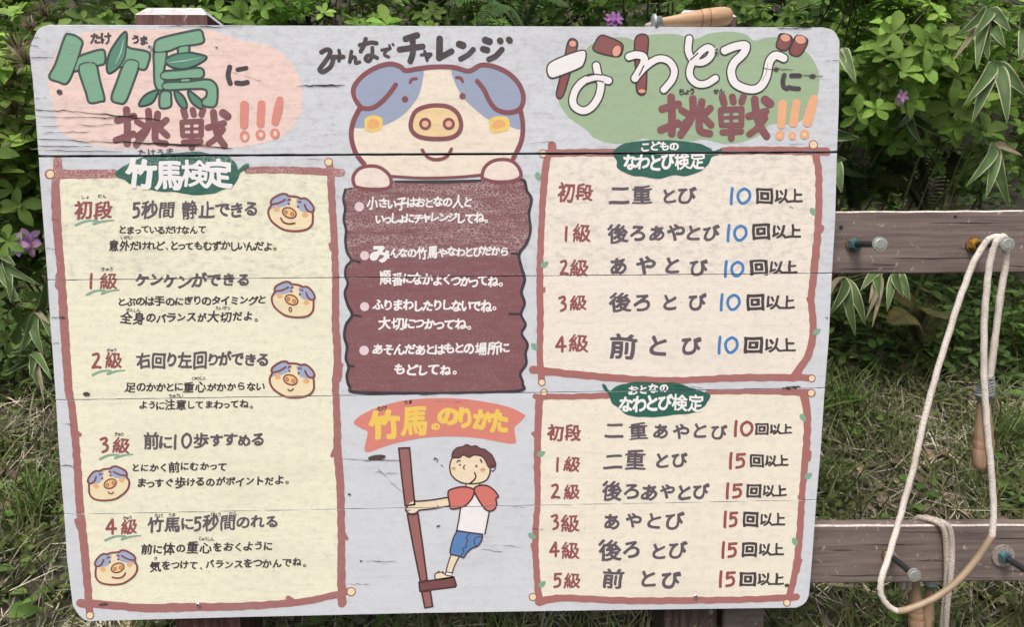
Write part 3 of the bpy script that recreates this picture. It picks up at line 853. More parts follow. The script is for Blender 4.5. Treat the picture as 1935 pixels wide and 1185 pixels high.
layer('lettering', line('5秒間 静止できる', 249, 488, 396, 395, 35, 1.3) + line('ケンケンができる', 255, 474, 530, 530, 34, 1.4) + line('右回り左回りができる', 257, 509, 681, 679, 33, 1.3) + line('前に10歩すすめる', 270, 501, 835, 831, 32, 1.3) + line('竹馬に5秒間のれる', 278, 527, 992, 987, 32, 1.2), paint(c_gray, .8), 3, gl, .7)
layer('lettering', line('とまっているだけなんて', 225, 390, 434, 434, 19.5, 0.69, .80) + line('意外だけれど、とってもむずかしいんだよ。', 205, 526, 463, 465, 22.3, 0.77, .80) + line('とぶのは手のにぎりのタイミングと', 222, 503, 570, 567, 22.3, 0.82, .80) + line('全身のバランスが大切だよ。', 227, 492, 602, 598, 23.2, 0.82, .80)
      + line('足のかかとに重心がかからない', 235, 500, 733, 730, 22.3, 0.77, .80) + line('ように注意してまわってね。', 262, 482, 766, 764, 20.5, 0.73, .80) + line('とにかく前にむかって', 248, 430, 884, 882, 20.5, 0.77, .80) + line('まっすぐ歩けるのがポイントだよ。', 258, 550, 914, 908, 22.3, 0.82, .80)
      + line('前に体の重心をおくように', 265, 515, 1039, 1032, 23.2, 0.82, .80) + line('気をつけて、バランスをつかんでね。', 282, 583, 1071, 1063, 21.4, 0.77, .80), paint(c_text, .8), 3, gl, .65)
furi = [('しょ', 152, 170, 372), ('だん', 184, 201, 370), ('いがい', 228, 250, 449), ('きゅう', 190, 214, 508), ('ぜんしん', 238, 265, 586), ('たいせつ', 407, 435, 582), ('きゅう', 201, 221, 662), ('じゅうしん', 362, 389, 715), ('ちゅうい', 318, 346, 748),
        ('きゅう', 216, 234, 821), ('きゅう', 232, 249, 979), ('たけ', 291, 308, 975), ('うま', 318, 332, 974), ('びょう', 398, 418, 973), ('かん', 432, 448, 971), ('じゅうしん', 375, 404, 1019), ('き', 290, 299, 1056)]
layer('small_lettering', sum([line(s, a, b, y, y, 10, .25) for s, a, b, y in furi], []), paint((96, 90, 90), 1.2), 3, gl, .5)
sq = []
for x0, x1, y in ((141, 215, 420), (162, 225, 552), (173, 236, 704), (187, 251, 863), (197, 266, 1017)):
    w = x1 - x0
    sq.append(S([(x0 + 2, y + 5), (x0 + .28 * w, y - 2), (x0 + .58 * w, y - 3), (x0 + .48 * w, y + 3), (x0 + .72 * w, y - 2), (x1, y - 4)], [4.6, 4.4, 3, 4.6, 4, 2.4]))
layer('underline', sq, paint((136, 170, 150), .8), 3, gl, .7)

# small pigs
def small_pig(cx, cy, w, rot, mirror, mouth, label):
    g = grp('painted_pig', label)
    c, s, k = math.cos(rot), math.sin(rot), w / 1030.0
    def q(*pts):
        o = []
        for x, y in pts:
            u, v = (x - 710) * k, (y - 610) * k
            if mirror: u = -u
            o.append((cx + c * u - s * v, cy + s * u + c * v))
        return o
    st = lambda pts, ww, cl=False: S(q(*pts), ww * k * 1.08, cl)
    ring = lambda x, y, rx, ry, ww: S(q(*[(x + rx * math.cos(a), y + ry * math.sin(a) + .2 * rx * math.cos(a)) for a in np.linspace(0, 6.283, 14, endpoint=False)]), ww * k, True)
    sil = [(270, 440), (255, 390), (290, 310), (420, 230), (520, 195), (610, 205), (650, 240), (820, 260), (940, 305), (1010, 290), (1100, 340), (1190, 450), (1220, 540), (1190, 600), (1197, 720), (1180, 870), (1080, 980), (900, 1025), (700, 1025), (530, 990), (380, 900), (270, 800), (210, 680), (205, 560)]
    layer('face', [P(q(*sil))], paint((243, 221, 184), .7), 3, g, .8)
    layer('blue_patch', [P(q((280, 420), (300, 320), (430, 240), (540, 210), (640, 240), (705, 310), (640, 430), (480, 490), (300, 510), (235, 545))), P(q((830, 320), (960, 310), (1050, 320), (1190, 470), (1190, 590), (1100, 610), (980, 600), (900, 560), (850, 440)))], paint((158, 172, 202), .6), 4, g, .7)
    layer('cheek', [P(q((320, 520), (385, 465), (450, 520), (430, 575), (350, 580))), P(q((960, 650), (1030, 605), (1095, 660), (1040, 720), (970, 700)))], paint((228, 178, 122), .6), 5, g, .7)
    layer('snout', [P(q(*[(670 + 150 * math.cos(a), 620 + 110 * math.sin(a) + 35 * math.cos(a)) for a in np.linspace(0, 6.283, 16, endpoint=False)]))], paint((238, 196, 136), .6), 5, g, .7)
    o = [st(sil[9:] + sil[:1], 42), st(sil[:9], 44), st([(265, 428), (400, 410), (500, 370), (578, 322)], 38), st([(940, 305), (1010, 290), (1100, 340), (1190, 450), (1220, 540), (1190, 592), (1110, 590), (1050, 530), (1012, 438)], 40),
         ring(670, 620, 150, 112, 34), ring(595, 605, 28, 34, 20), ring(735, 650, 32, 34, 20), st([(640, 345), (660, 320), (695, 322)], 30), st([(870, 375), (900, 365), (928, 392)], 30), st([(655, 415), (662, 418)], 44), st([(860, 478), (866, 486)], 44)]
    if mouth == 'smile': o.append(st([(480, 740), (540, 830), (660, 868), (790, 850)], 38))
    elif mouth == 'round': o.append(ring(650, 850, 30, 50, 28))
    else: o.append(st([(600, 830), (640, 868), (700, 850), (720, 825)], 30))
    layer('outline', o, paint((132, 74, 72), .6), 6, g, .6)
small_pig(550, 401, 87, 0, False, 'smile', 'smiling small pig beside the topmost grade of the left panel')
small_pig(554, 566, 82, .04, False, 'round', 'small pig with a round open mouth')
small_pig(552, 717, 86, -.06, False, 'small', 'small pig under the second grade, lowest of the right column')
small_pig(205, 914, 79, -.03, True, 'small', 'small pig with a tiny smile at the left frame log')
small_pig(219, 1073, 81, .03, True, 'smile', 'broadly smiling small pig, lowest of all')

# right hand panels
def rows(g, data, numcol):
    br_, gr_, nm_, tx_ = [], [], [], []
    for (a, ax0, ax1, ay, ah), (b, bx0, bx1, by, bh), (n, nx0, nx1, ny, nh), (tx0, tx1, ty, th) in data:
        br_ += line(a, ax0, ax1, ay, ay, ah, 1.35)
        gr_ += line(b, bx0, bx1, by, by, bh * 1.06, bh * .040, .84)
        u = (nx1 - nx0)
        nm_ += digit(n[0], nx0 - u * .12, ny - nh / 2, nx0 + u * .5, ny + nh / 2, 5.6) + digit(n[1], nx0 + u * .38, ny - nh / 2 + 1.5, nx1 - 2, ny + nh / 2 - 1.5, 5.4)
        uw = tx1 - tx0
        tx_ += [T('回', tx0 + uw * .175, ty, uw * .42, th * 1.2, th * .045), T('以', tx0 + uw * .55, ty, uw * .34, th * 1.02, .95, 0, .05), T('上', tx0 + uw * .86, ty, uw * .34, th * 1.02, .95, -.05, .05)]
    layer('lettering', br_, brown, 3, g, .7)
    layer('lettering', gr_, paint(c_gray, .8), 3, g, .7)
    layer('number', nm_, paint(numcol, .6), 3, g, .7)
    layer('lettering', tx_, paint(c_text, .8), 3, g, .7)

gr1 = grp('painted_panel', 'upper right cream panel with blue numbers')
z8 = tf((980, 320), 2.821)
layer('colour_field', [P([(1036, 288), (1160, 290), (1370, 285), (1543, 286), (1547, 330), (1546, 426), (1538, 515), (1533, 568), (1537, 621), (1529, 667), (1505, 712), (1405, 716), (1285, 720), (1193, 717), (1069, 706), (1022, 700), (1020, 604), (1023, 480), (1026, 390), (1030, 320)], False)], paint(c_cream2, 1.0, mott=1.3), 1, gr1, 1.6)
frame(gr1, [([(1028, 290), (1090, 288), (1160, 288)], [15, 14, 15]), ([(1366, 285), (1450, 284), (1562, 286)], [15, 15, 16]), ([(1036, 290), (1030, 325), (1025, 391), (1021, 480), (1020, 545), (1021, 604), (1020, 674), (1024, 720)], [13, 14, 12, 13, 13, 12, 13]),
            ([(1541, 290), (1547, 330), (1546, 426), (1538, 515), (1533, 568), (1537, 621), (1529, 667), (1512, 696), (1500, 713)], [14, 13, 15, 13, 14, 14, 17]), ([(1008, 699), (1069, 706), (1193, 717), (1285, 719), (1405, 714), (1533, 714)], [16, 14, 14, 12, 14, 13])],
      [(1026, 290, 6.5), (1537, 273, 7), (1024, 723, 5.5), (1534, 715.5, 5.5)], c_log2, [([(1043, 274), (1042, 288)], 16), ([(1026, 548), (1028, 545)], [12, 6]), ([(1552, 430), (1550, 436)], 11), ([(1528, 565), (1532, 572)], [9, 12])])
leaf_banner(gr1, z3((522, 850), (540, 820), (600, 790), (700, 778), (800, 775), (900, 780), (1000, 795), (1060, 820), (1078, 835), (1124, 822), (1120, 850), (1072, 868), (1050, 910), (1000, 950), (930, 973), (850, 970), (780, 990), (700, 978), (620, 968), (550, 930), (542, 890)),
            [line('こどもの', 1210, 1283, 277, 275, 22, 1.0), line('なわとび検定', 1178, 1333, 307, 304, 32, 1.5, .95)])
leaves(gr1, [(1016.5, 332, 1.3), (1028.6, 500, -.6), (1010, 655, .8), (1536, 399, 1.0), (1543, 627, -.6)])
rows(gr1, [(('初段', 1053, 1122, 364, 36), ('二重 とび', 1150, 1315, 368, 38), ('10', 1378, 1420, 370, 30), (1430, 1515, 370, 27)),
           (('1級', 1062, 1117, 441, 33), ('後ろあやとび', 1146, 1361, 441, 38), ('10', 1372, 1413, 440, 30), (1423, 1512, 437, 27)),
           (('2級', 1056, 1113, 506, 32), ('あ や と び', 1150, 1338, 503, 40), ('10', 1367, 1407, 508, 29), (1419, 1505, 505, 26)),
           (('3級', 1053, 1112, 574, 33), ('後ろ と び', 1149, 1336, 570, 40), ('10', 1359, 1400, 571, 30), (1412, 1500, 571, 27)),
           (('4級', 1048, 1115, 650, 34), ('前 と び', 1150, 1328, 653, 46), ('10', 1355, 1396, 652, 31), (1407, 1501, 652, 27))], (66, 128, 188))

gr2 = grp('painted_panel', 'lower right cream panel with red brown numbers')
z9 = tf((980, 700), 2.4435)
layer('colour_field', [P([(1019, 749), (1148, 748), (1340, 741), (1523, 742), (1525, 823), (1517, 930), (1510, 1027), (1502, 1089), (1492, 1131), (1348, 1135), (1185, 1136), (1062, 1131), (1020, 1130), (1013, 1068), (1013, 1007), (1016, 945), (1016, 820)], False)], paint(c_cream3, 1.0, mott=1.2), 1, gr2, 1.6)
frame(gr2, [([(1012, 750), (1080, 750), (1148, 748)], [11, 11, 12]), ([(1338, 741), (1440, 740), (1534, 743)], [10, 11, 14]), ([(1519, 744), (1525, 780), (1525, 823), (1519, 896), (1515, 945), (1510, 1027), (1501, 1089), (1490, 1132)], [17, 14, 14, 12, 13, 12, 13]),
            ([(1505, 1129), (1430, 1133), (1348, 1135), (1185, 1136), (1062, 1131), (1019, 1139)], [13, 12, 13, 13, 15]), ([(1019, 753), (1016, 823), (1015, 884), (1016, 945), (1012, 1007), (1013, 1068), (1019, 1140)], [15, 13, 13, 11, 12, 12, 14])],
      [(1028, 742, 5.5), (1533, 743, 6), (1007, 1129, 6), (1487, 1140, 5.5)], c_log2, [([(1008, 820), (1014, 824)], [8, 11]), ([(1510, 940), (1516, 946)], [6, 12]), ([(1530, 855), (1526, 868)], [8, 12]), ([(1006, 1030), (1010, 1040)], [7, 12]), ([(1512, 1060), (1505, 1080)], [8, 12])])
leaf_banner(gr2, z9((386, 64), (400, 68), (421, 93), (450, 75), (500, 60), (570, 52), (660, 58), (720, 55), (780, 75), (840, 95), (885, 115), (870, 150), (840, 180), (790, 200), (720, 205), (640, 215), (560, 215), (500, 205), (470, 180), (430, 150), (416, 112), (390, 82)),
            [line('おとなの', 1186, 1265, 737, 733, 23, 1.0), line('なわとび検定', 1170, 1330, 763, 760, 34, 1.5, .95)])
leaves(gr2, [(1022, 858, -.4), (1005, 1013, .5), (1024, 1105, -.7), (1517, 789, .9), (1527, 900, -.6), (1502, 1024, 1.1)])
rows(gr2, [(('初段', 1034, 1099, 819, 33), ('二重あやとび', 1138, 1377, 815, 34), ('10', 1386, 1424, 810, 28), (1428, 1495, 811, 20)),
           (('1級', 1046, 1098, 878, 31), ('二重 とび', 1138, 1301, 871, 36), ('15', 1377, 1411, 871, 29), (1418, 1488, 871, 22)),
           (('2級', 1039, 1100, 929, 32), ('後ろあやとび', 1136, 1341, 929, 36), ('15', 1371, 1405, 928, 28), (1412, 1485, 928, 23)),
           (('3級', 1039, 1096, 989, 33), ('あやとび', 1135, 1295, 985, 37), ('15', 1367, 1396, 982, 29), (1405, 1482, 982, 25)),
           (('4級', 1037, 1098, 1040, 32), ('後ろ とび', 1130, 1299, 1040, 38), ('15', 1363, 1395, 1040, 29), (1403, 1479, 1039, 24)),
           (('5級', 1044, 1099, 1098, 32), ('前 とび', 1131, 1290, 1095, 40), ('15', 1358, 1392, 1095, 29), (1399, 1480, 1095, 24))], (150, 80, 78))

# ------------------------------------------------------------------ plum plaque
g = grp('painted_plaque', 'plum notice with white lettering held by the big pig')
z6 = tf((620, 320), 2.693)
pq = [(88, 102), (78, 150), (87, 200), (80, 255), (92, 310), (88, 360), (96, 420), (118, 462), (92, 495), (87, 540), (100, 580), (85, 630), (100, 690), (122, 742), (92, 790), (83, 850), (96, 905), (90, 965), (105, 1005), (95, 1055), (110, 1108), (150, 1136), (500, 1142), (950, 1130), (990, 1092), (978, 1040), (1008, 990), (1005, 935), (1015, 890), (985, 835), (1005, 790), (982, 738), (1000, 680), (984, 625), (1000, 560), (984, 500), (972, 432), (1010, 375), (1030, 305), (1022, 225), (1035, 150), (1012, 110), (1000, 60), (975, 50), (780, 58), (560, 62), (340, 60), (200, 92), (115, 93)]
layer('colour_field', [P(z6(*pq))], paint(c_plum, .7, (z_of(800, 492), z_of(800, 325), .62, (0.62, 0.52, 0.52))), 5, g, 1.3)
pd = paint((62, 56, 62), .8)
eo = [S(z6(*pq[:23]), [5, 5.5, 4.5, 6, 5, 6.5]), S(z6(*pq[22:44]), [5.5, 5, 4.5, 6, 5, 6]), S(z6((340, 61), (560, 63), (775, 57)), [4, 6.5, 5]), S(z6((105, 100), (120, 95)), 3)]
for a in (((118, 462), (160, 472)), ((122, 742), (165, 748)), ((972, 432), (935, 428)), ((982, 738), (922, 736)), ((100, 1000), (132, 1003))): eo.append(S(z6(*a), 4.4))
layer('outline', eo, pd, 6, g, .8)
layer('lettering', line('小さい子はおとなの人と', 693, 892, 385, 380, 24.7, 0.95) + line('いっしょにチャレンジしてね。', 710, 926, 412, 411, 24.7, 0.95) + [T('み', 719, 479, 42, 34.2, 1.80)] + line('んなの竹馬やなわとびだから', 736, 962, 478, 474, 24.7, 0.95)
      + line('順番になかよくつかってね。', 717, 954, 525, 532, 28.5, 1.04) + line('ふりまわしたりしないでね。', 705, 942, 577, 577, 28.5, 1.04) + line('大切につかってね。', 714, 895, 611, 611, 27.5, 1.04) + line('あそんだあとはもとの場所に', 704, 962, 661, 657, 27.5, 1.04) + line('もどしてね。', 744, 868, 698, 699, 27.5, 1.14), paint((246, 244, 246), .3, mott=.4), 6, g, .65)
layer('bullet', [E(679, 390.5, 9), E(689, 483, 8.5), E(689, 579.5, 8.5), E(688, 662.5, 9)], paint((226, 206, 211), .7), 6, g, .8)

# ------------------------------------------------------------------ ribbon
g = grp('painted_ribbon', 'coral ribbon with yellow lettering')
z7 = tf((620, 740), 2.662)
layer('colour_field', [P(z7((130, 152), (210, 96), (350, 52), (480, 36), (620, 34), (750, 46), (900, 76), (985, 115), (987, 130), (960, 160), (938, 182), (942, 225), (945, 256), (930, 263), (890, 260), (760, 236), (640, 227), (520, 230), (440, 240), (320, 266), (210, 304), (186, 298), (185, 275), (198, 205), (165, 186)))], paint((213, 133, 120), .8), 2, g, 1.1)
yl = paint((238, 200, 98), .6)
rb = [T('竹', 727, 803, 60, 55, 2.6, -.02), T('馬', 784, 795, 52, 60, 1.5, .0), T('の', 823, 806, 17, 15, 1.1), T('の', 847, 786, 42, 38, 2.4), T('り', 879, 790, 34, 42, 2.3), T('か', 911, 793, 36, 40, 2.3, .05), T('た', 943, 796, 36, 46, 2.3, .05)]
layer('lettering', rb, yl, 3, g, .7)
layer('small_lettering', line('たけ', 712, 731, 773, 771, 12, .5) + line('うま', 763, 780, 762, 759, 11, .5), paint((84, 62, 60), .8), 3, g, .5)

# ------------------------------------------------------------------ boy on stilts
g = grp('painted_boy', 'boy in a red and white shirt riding a stilt')
zb = tf((820, 830), 3.947)
o2 = paint((74, 52, 54), .7)
skb = paint((238, 219, 190), .8)
pole = paint((152, 102, 100), .9)
polys = [z7((355, 286), (410, 284), (422, 430), (436, 570), (388, 577), (370, 430)), z7((398, 620), (452, 614), (476, 780), (498, 950), (465, 962), (430, 790)), z7((470, 1008), (514, 1004), (526, 1084), (487, 1091))]
step = z7((457, 962), (632, 935), (645, 976), (640, 985), (462, 1007))
layer('stilt', [P(p, False) for p in polys], pole, 1, g, 1.0, wob=.5)
layer('stilt_step', [P(step, False)], paint((120, 76, 78), .8), 2, g, 1.0)
arm = z7((608, 533), (520, 547), (450, 553), (432, 550), (398, 574), (390, 595), (400, 612), (430, 619), (456, 600), (530, 590), (614, 576))
face = zb((122, 215), (130, 160), (200, 125), (350, 125), (412, 190), (420, 255), (390, 308), (330, 331), (240, 332), (165, 302), (126, 258))
leg = zb((125, 862), (186, 878), (152, 950), (132, 1012), (90, 1002), (102, 940))
foot = zb((5, 1030), (14, 1002), (55, 994), (90, 1014), (135, 1024), (142, 1038), (80, 1046), (20, 1050))
neck = zb((236, 328), (338, 328), (342, 358), (300, 372), (246, 358))
layer('skin', [P(arm), P(face), P(leg, False), P(foot), P(neck, False)], skb, 3, g, .9)
layer('blush', [E(*zb((147, 222))[0], 4.2), E(*zb((363, 230))[0], 5)], paint((236, 190, 150), .6), 4, g, .7)
sl = [zb((105, 400), (130, 375), (200, 358), (260, 362), (300, 382), (290, 430), (250, 485), (200, 512), (130, 522), (115, 480)), zb((298, 375), (340, 347), (400, 350), (450, 385), (480, 430), (462, 448), (468, 490), (445, 530), (405, 538), (370, 510), (325, 440))]
shirt = zb((303, 420), (340, 480), (375, 530), (412, 540), (398, 620), (378, 706), (280, 696), (172, 682), (185, 600), (198, 515), (250, 490), (285, 455))
layer('shirt', [P(shirt, False)], paint((233, 240, 240), .7), 3, g, .9)
layer('sleeve', [P(s) for s in sl], paint((208, 118, 110), .7), 4, g, .9)
shorts = zb((172, 685), (270, 700), (360, 712), (356, 752), (330, 795), (285, 815), (245, 850), (220, 888), (170, 872), (122, 855), (132, 790), (152, 730))
layer('shorts', [P(shorts, False)], paint((84, 130, 186), .7), 4, g, .9)
hair = zb((135, 140), (140, 98), (172, 66), (215, 56), (245, 42), (280, 55), (312, 50), (345, 70), (380, 78), (402, 95), (430, 118), (452, 160), (460, 198), (412, 214), (385, 165), (355, 130), (300, 120), (260, 137), (220, 120), (190, 140), (160, 140))
layer('hair', [P(hair)], paint((112, 74, 78), .6), 5, g, .8)
b = lambda pts, w: S(zb(*pts), w / 3.947)
bo = [S(p, 3.2, True, False) for p in polys] + [S(step, 3.2, True, False)]
layer('stilt_outline', bo, o2, 3, g, .8)
bo = [S(z7((606, 533), (520, 547), (450, 553), (436, 549)), 2.8), S(z7((458, 598), (530, 590), (614, 576)), 2.8), S(z7((398, 575), (390, 596), (402, 612), (430, 619), (456, 601)), 3), S(z7((396, 588), (412, 585)), 1.3), S(z7((396, 600), (413, 598)), 1.3), S(z7((560, 586), (550, 574)), 1.5),
      b([(133, 145), (119, 190), (120, 235), (135, 275), (180, 314), (240, 333), (330, 331), (390, 306), (416, 258), (418, 222)], 10), b([(425, 195), (450, 200), (458, 218), (440, 240), (428, 236)], 7),
      b([(172, 174), (182, 161), (194, 164)], 9), b([(348, 153), (356, 173)], 11), E(*zb((194, 193))[0], 1.7), E(*zb((316, 202))[0], 2), b([(231, 196), (218, 214), (229, 226)], 7), b([(303, 252), (312, 278), (300, 305), (270, 330)], 11), b([(134, 222), (146, 217), (157, 223)], 3.5), b([(350, 233), (365, 226), (381, 230)], 3.5),
      b([(236, 333), (240, 352), (262, 362)], 7), b([(338, 333), (338, 345)], 7), S(sl[0], 2.9, True), S(sl[1], 2.9, True), b([(198, 515), (186, 600), (170, 683)], 10), b([(412, 542), (398, 620), (380, 708)], 10), b([(168, 684), (270, 700), (362, 713)], 11),
      b([(170, 690), (148, 730), (130, 790), (122, 855), (172, 872), (220, 887)], 10), b([(222, 886), (246, 850), (286, 816), (330, 796), (357, 752), (362, 714)], 10), b([(355, 730), (318, 735), (300, 762), (305, 790), (318, 803)], 6), b([(266, 700), (240, 742), (255, 755), (236, 782), (244, 800), (212, 822), (222, 840), (198, 875)], 6),
      b([(126, 866), (102, 940), (88, 1002)], 8), b([(186, 882), (152, 950), (134, 1008)], 8), b([(90, 992), (135, 1000)], 7), b([(90, 1016), (60, 996), (18, 1000), (4, 1030), (20, 1050)], 8), b([(92, 1018), (138, 1026)], 6), b([(35, 985), (38, 1000)], 8), b([(66, 990), (66, 1004)], 8),
      S(hair, 2.0, True), S(z7((530, 345), (540, 336), (552, 345), (545, 357)), 1.1), S(z7((568, 370), (576, 378)), 1.6)]
layer('outline', bo, o2, 6, g, .6)
layer('sock', [P(zb((92, 998), (134, 1005), (131, 1020), (92, 1014)), False)], paint((235, 238, 238), .6), 7, g, .7)
bpy.data.objects.remove(_fo); bpy.data.curves.remove(_fc)
# ------------------------------------------------------------------ rope rack: two stained rails with steel pegs
m_rail = wood_mat('stained_rail', (132, 120, 114), (102, 91, 87), (152, 141, 135), 'x', scr=0.6)
m_edge = plain('worn_edge', (196, 186, 178), 0.8, var=0.3, sc=120)
m_zinc = plain('zinc', (168, 172, 166), 0.5, 0.5, 0.2, 200)
m_steel = plain('dull_steel', (158, 150, 142), 0.55, 0.3, 0.3, 200)
m_brass = plain('yellow_zinc', (196, 158, 62), 0.4, 0.7, 0.3, 250)
m_blue = plain('blue_zinc', (84, 122, 130), 0.45, 0.4, 0.3, 250)
m_rod = plain('black_rubber', (44, 44, 47), 0.55, 0, 0.25, 200)
m_rust = plain('rusty_washer', (112, 88, 70), 0.75, 0.3, 0.4, 250)
m_handle = wood_mat('turned_handle', (198, 168, 136), (170, 136, 104), (214, 190, 162), 'x', amt=.5, rough=.42, scr=0.0)
m_handle_z = wood_mat('turned_handle_worn', (172, 146, 122), (140, 116, 94), (190, 168, 146), 'z', amt=.5, rough=.5, scr=0.05)
m_burn = plain('burnt_ring', (150, 100, 62), 0.6)

RY = 0.034           # rail front face
rack = empty('rope_rack', (1.2, 0.07, ground_z(1.2, 0.1)), 'weathered brown timber rack with two rails and steel pegs, right of the sign', 'rack')
def rail(pxl, pxr, ytl, ytr, ybl, ybr, th, name='rail'):
    bm = bmesh.new()
    n = 24
    rows = []
    rr = random.Random(int(ytl))
    for i in range(n + 1):
        t = i / n
        px = pxl + (pxr - pxl) * t
        a, b = at(px, ytl + (ytr - ytl) * t, RY), at(px, ybl + (ybr - ybl) * t, RY)
        a.z += rr.uniform(-.0006, .0006); b.z += rr.uniform(-.0006, .0006)
        c = 0.003
        rows.append([bm.verts.new(v) for v in (b + Vector((0, c, 0)), b + Vector((0, 0, c)), a - Vector((0, 0, c)), a + Vector((0, c, 0)), a + Vector((0, th, 0)), b + Vector((0, th, 0)))])
    for i in range(n):
        for k in range(6):
            f = bm.faces.new((rows[i][k], rows[i + 1][k], rows[i + 1][(k + 1) % 6], rows[i][(k + 1) % 6]))
            f.material_index = 1 if k == 2 else 0
    bm.faces.new(rows[0][::-1]); bm.faces.new(rows[-1])
    return link_bm(name, bm, [m_rail, m_edge], rack)
rail(1412, 2320, 400, 395, 519, 513, 0.030)
rail(1412, 2320, 994, 990, 1105, 1096, 0.026)
for px in (1436, 2260):
    top = at(px, 380, RY + .032)
    bm = bmesh.new()
    zb_ = ground_z(top.x, .1) - .2
    bmesh.ops.create_cube(bm, size=1, matrix=Matrix.Translation((top.x, RY + .0315 + .045, (top.z + zb_) / 2)) @ Matrix.Diagonal((.09, .09, top.z - zb_, 1)))
    bmesh.ops.bevel(bm, geom=list(bm.edges), offset=.004, segments=1, affect='EDGES')
    link_bm('rack_post', bm, m_rail, rack)

rk = random.Random(11)
m_rcrack = plain('rail_crack_wood', (58, 50, 47), .95, var=.4)
bm = bmesh.new()
for (x0, y0, L) in ((1580, 508, 120), (1640, 500, 60), (1750, 421, 150), (1660, 488, 200), (1880, 503, 90), (1810, 470, 80), (1545, 1088, 170), (1620, 1030, 130), (1760, 1092, 140), (1850, 1018, 120), (1560, 1040, 60), (1700, 1006, 90), (1900, 1080, 50), (1730, 1060, 60)):
    prev = None
    for i in range(9):
        t = i / 8
        w = .0009 * math.sin(math.pi * t) * rk.uniform(.5, 1.3) + .00005
        p = at(x0 + L * t, y0 + rk.uniform(-.8, .8), RY - .0006)
        cur = (bm.verts.new(p + Vector((0, 0, w))), bm.verts.new(p - Vector((0, 0, w))))
        if prev: bm.faces.new((prev[0], cur[0], cur[1], prev[1]))
        prev = cur
link_bm('rail_crack', bm, m_rcrack, rack)

def cyl(bm, p, q, r0, r1=None, seg=18, cap=True, mi=0):
    p, q = Vector(p), Vector(q)
    d = q - p
    M = Matrix.Translation((p + q) / 2) @ d.to_track_quat('Z', 'Y').to_matrix().to_4x4()
    g = bmesh.ops.create_cone(bm, cap_ends=cap, segments=seg, radius1=r0, radius2=r0 if r1 is None else r1, depth=d.length, matrix=M)
    for v in g['verts']:
        for f in v.link_faces: f.material_index = mi
def peg(px, py, hx, hy, nut_m, big=False, label=None):
    b = at(px, py, RY)
    # length from where the head is seen: walk along the peg's axis until it projects there
    best = None
    L = 0.085
    d = (Vector((0.0, -1, -0.0)))
    r = ray(hx, hy)
    for k in range(400):
        y = RY - 0.03 - k * 0.0003
        p = CAM + r * ((y - CAM.y) / r.y)
        e = (p - Vector((b.x, y, b.z))).length
        if best is None or e < best[0]: best = (e, p)
    hp = best[1]
    dirv = (hp - b).normalized()
    o = empty('peg', (0, 0, 0)); o.parent = rack; o.location = b - rack.location
    if label: o['label'] = label
    bm = bmesh.new()
    cyl(bm, b + Vector((0, .001, 0)), b + Vector((0, -.0035, 0)), .0235 if big else .0155, seg=24)
    link_bm('washer', bm, m_rust if not big else m_steel, o)
    bm = bmesh.new()
    cyl(bm, b + Vector((0, -.0036, 0)), b + Vector((0, -.0125, 0)), .0128, .0118, seg=6)
    cyl(bm, b + Vector((0, -.0126, 0)), b + Vector((0, -.015, 0)), .0095, seg=16)
    link_bm('nut', bm, nut_m, o)
    bm = bmesh.new()
    cyl(bm, b + Vector((0, -.01, 0)), hp, .0062, seg=14)
    link_bm('rod', bm, m_rod, o, smooth=False)
    bm = bmesh.new()
    cyl(bm, hp + dirv * .0005, hp + dirv * .0045, .0132, .0128, seg=24)
    cyl(bm, hp + dirv * .0046, hp + dirv * .0056, .0105, .0085, seg=24)
    link_bm('peg_head', bm, m_zinc, o)
    return hp
hA = peg(1612, 461, 1661, 461, m_blue)
hB = peg(1838, 462, 1901, 461, m_brass, label='peg with a yellow nut, carrying the rope')
hC = peg(1679, 1048, 1726, 1086, m_steel)
hD = peg(1894, 1050, 1950, 1086, m_blue, big=True, label='peg with a wide washer at the frame edge')
bm = bmesh.new()
for px, py, r in ((1589, 430, .0042), (1805, 409, .003)):
    c = at(px, py, RY); cyl(bm, c + Vector((0, .001, 0)), c + Vector((0, -.0006, 0)), r, seg=12)
link_bm('screw_hole', bm, m_dark, rack)

# ------------------------------------------------------------------ jump ropes
def tube(bm, pts, r, seg=10, mi=0, caps=True, twist=0.0):
    P3 = [Vector(p) for p in pts]
    if twist:
        P3 = [p + Vector((math.sin(i * .9) * math.sin(i * .37 + 1), 0, math.cos(i * .7) * .5)) * twist for i, p in enumerate(P3)]
    rings = []
    up = Vector((0, 1, 0))
    for i, p in enumerate(P3):
        t = (P3[min(i + 1, len(P3) - 1)] - P3[max(i - 1, 0)]).normalized()
        x = t.cross(up)
        if x.length < 1e-4: x = Vector((1, 0, 0))
        x.normalize(); y = x.cross(t).normalized(); up = y.cross(x).cross(x) if False else y
        rr = r[i] if isinstance(r, (list, np.ndarray)) else r
        rings.append([bm.verts.new(p + (x * math.cos(a) + y * math.sin(a)) * rr) for a in [2 * math.pi * k / seg for k in range(seg)]])
    for i in range(len(rings) - 1):
        for k in range(seg):
            f = bm.faces.new((rings[i][k], rings[i][(k + 1) % seg], rings[i + 1][(k + 1) % seg], rings[i + 1][k]))
            f.material_index = mi; f.smooth = True
    if caps:
        for rg in (rings[0][::-1], rings[-1]):
            f = bm.faces.new(rg); f.material_index = mi
def spline3(pts, n=10):
    m = len(pts); out = []
    Q = [Vector(p) for p in pts]
    for i in range(m - 1):
        p0, p1, p2, p3 = Q[max(i - 1, 0)], Q[i], Q[i + 1], Q[min(i + 2, m - 1)]
        for k in range(n):
            t = k / n
            out.append(0.5 * ((2 * p1) + (p2 - p0) * t + (2 * p0 - 5 * p1 + 4 * p2 - p3) * t * t + (3 * p1 - p0 - 3 * p2 + p3) * t ** 3))
    out.append(Q[-1])
    return out
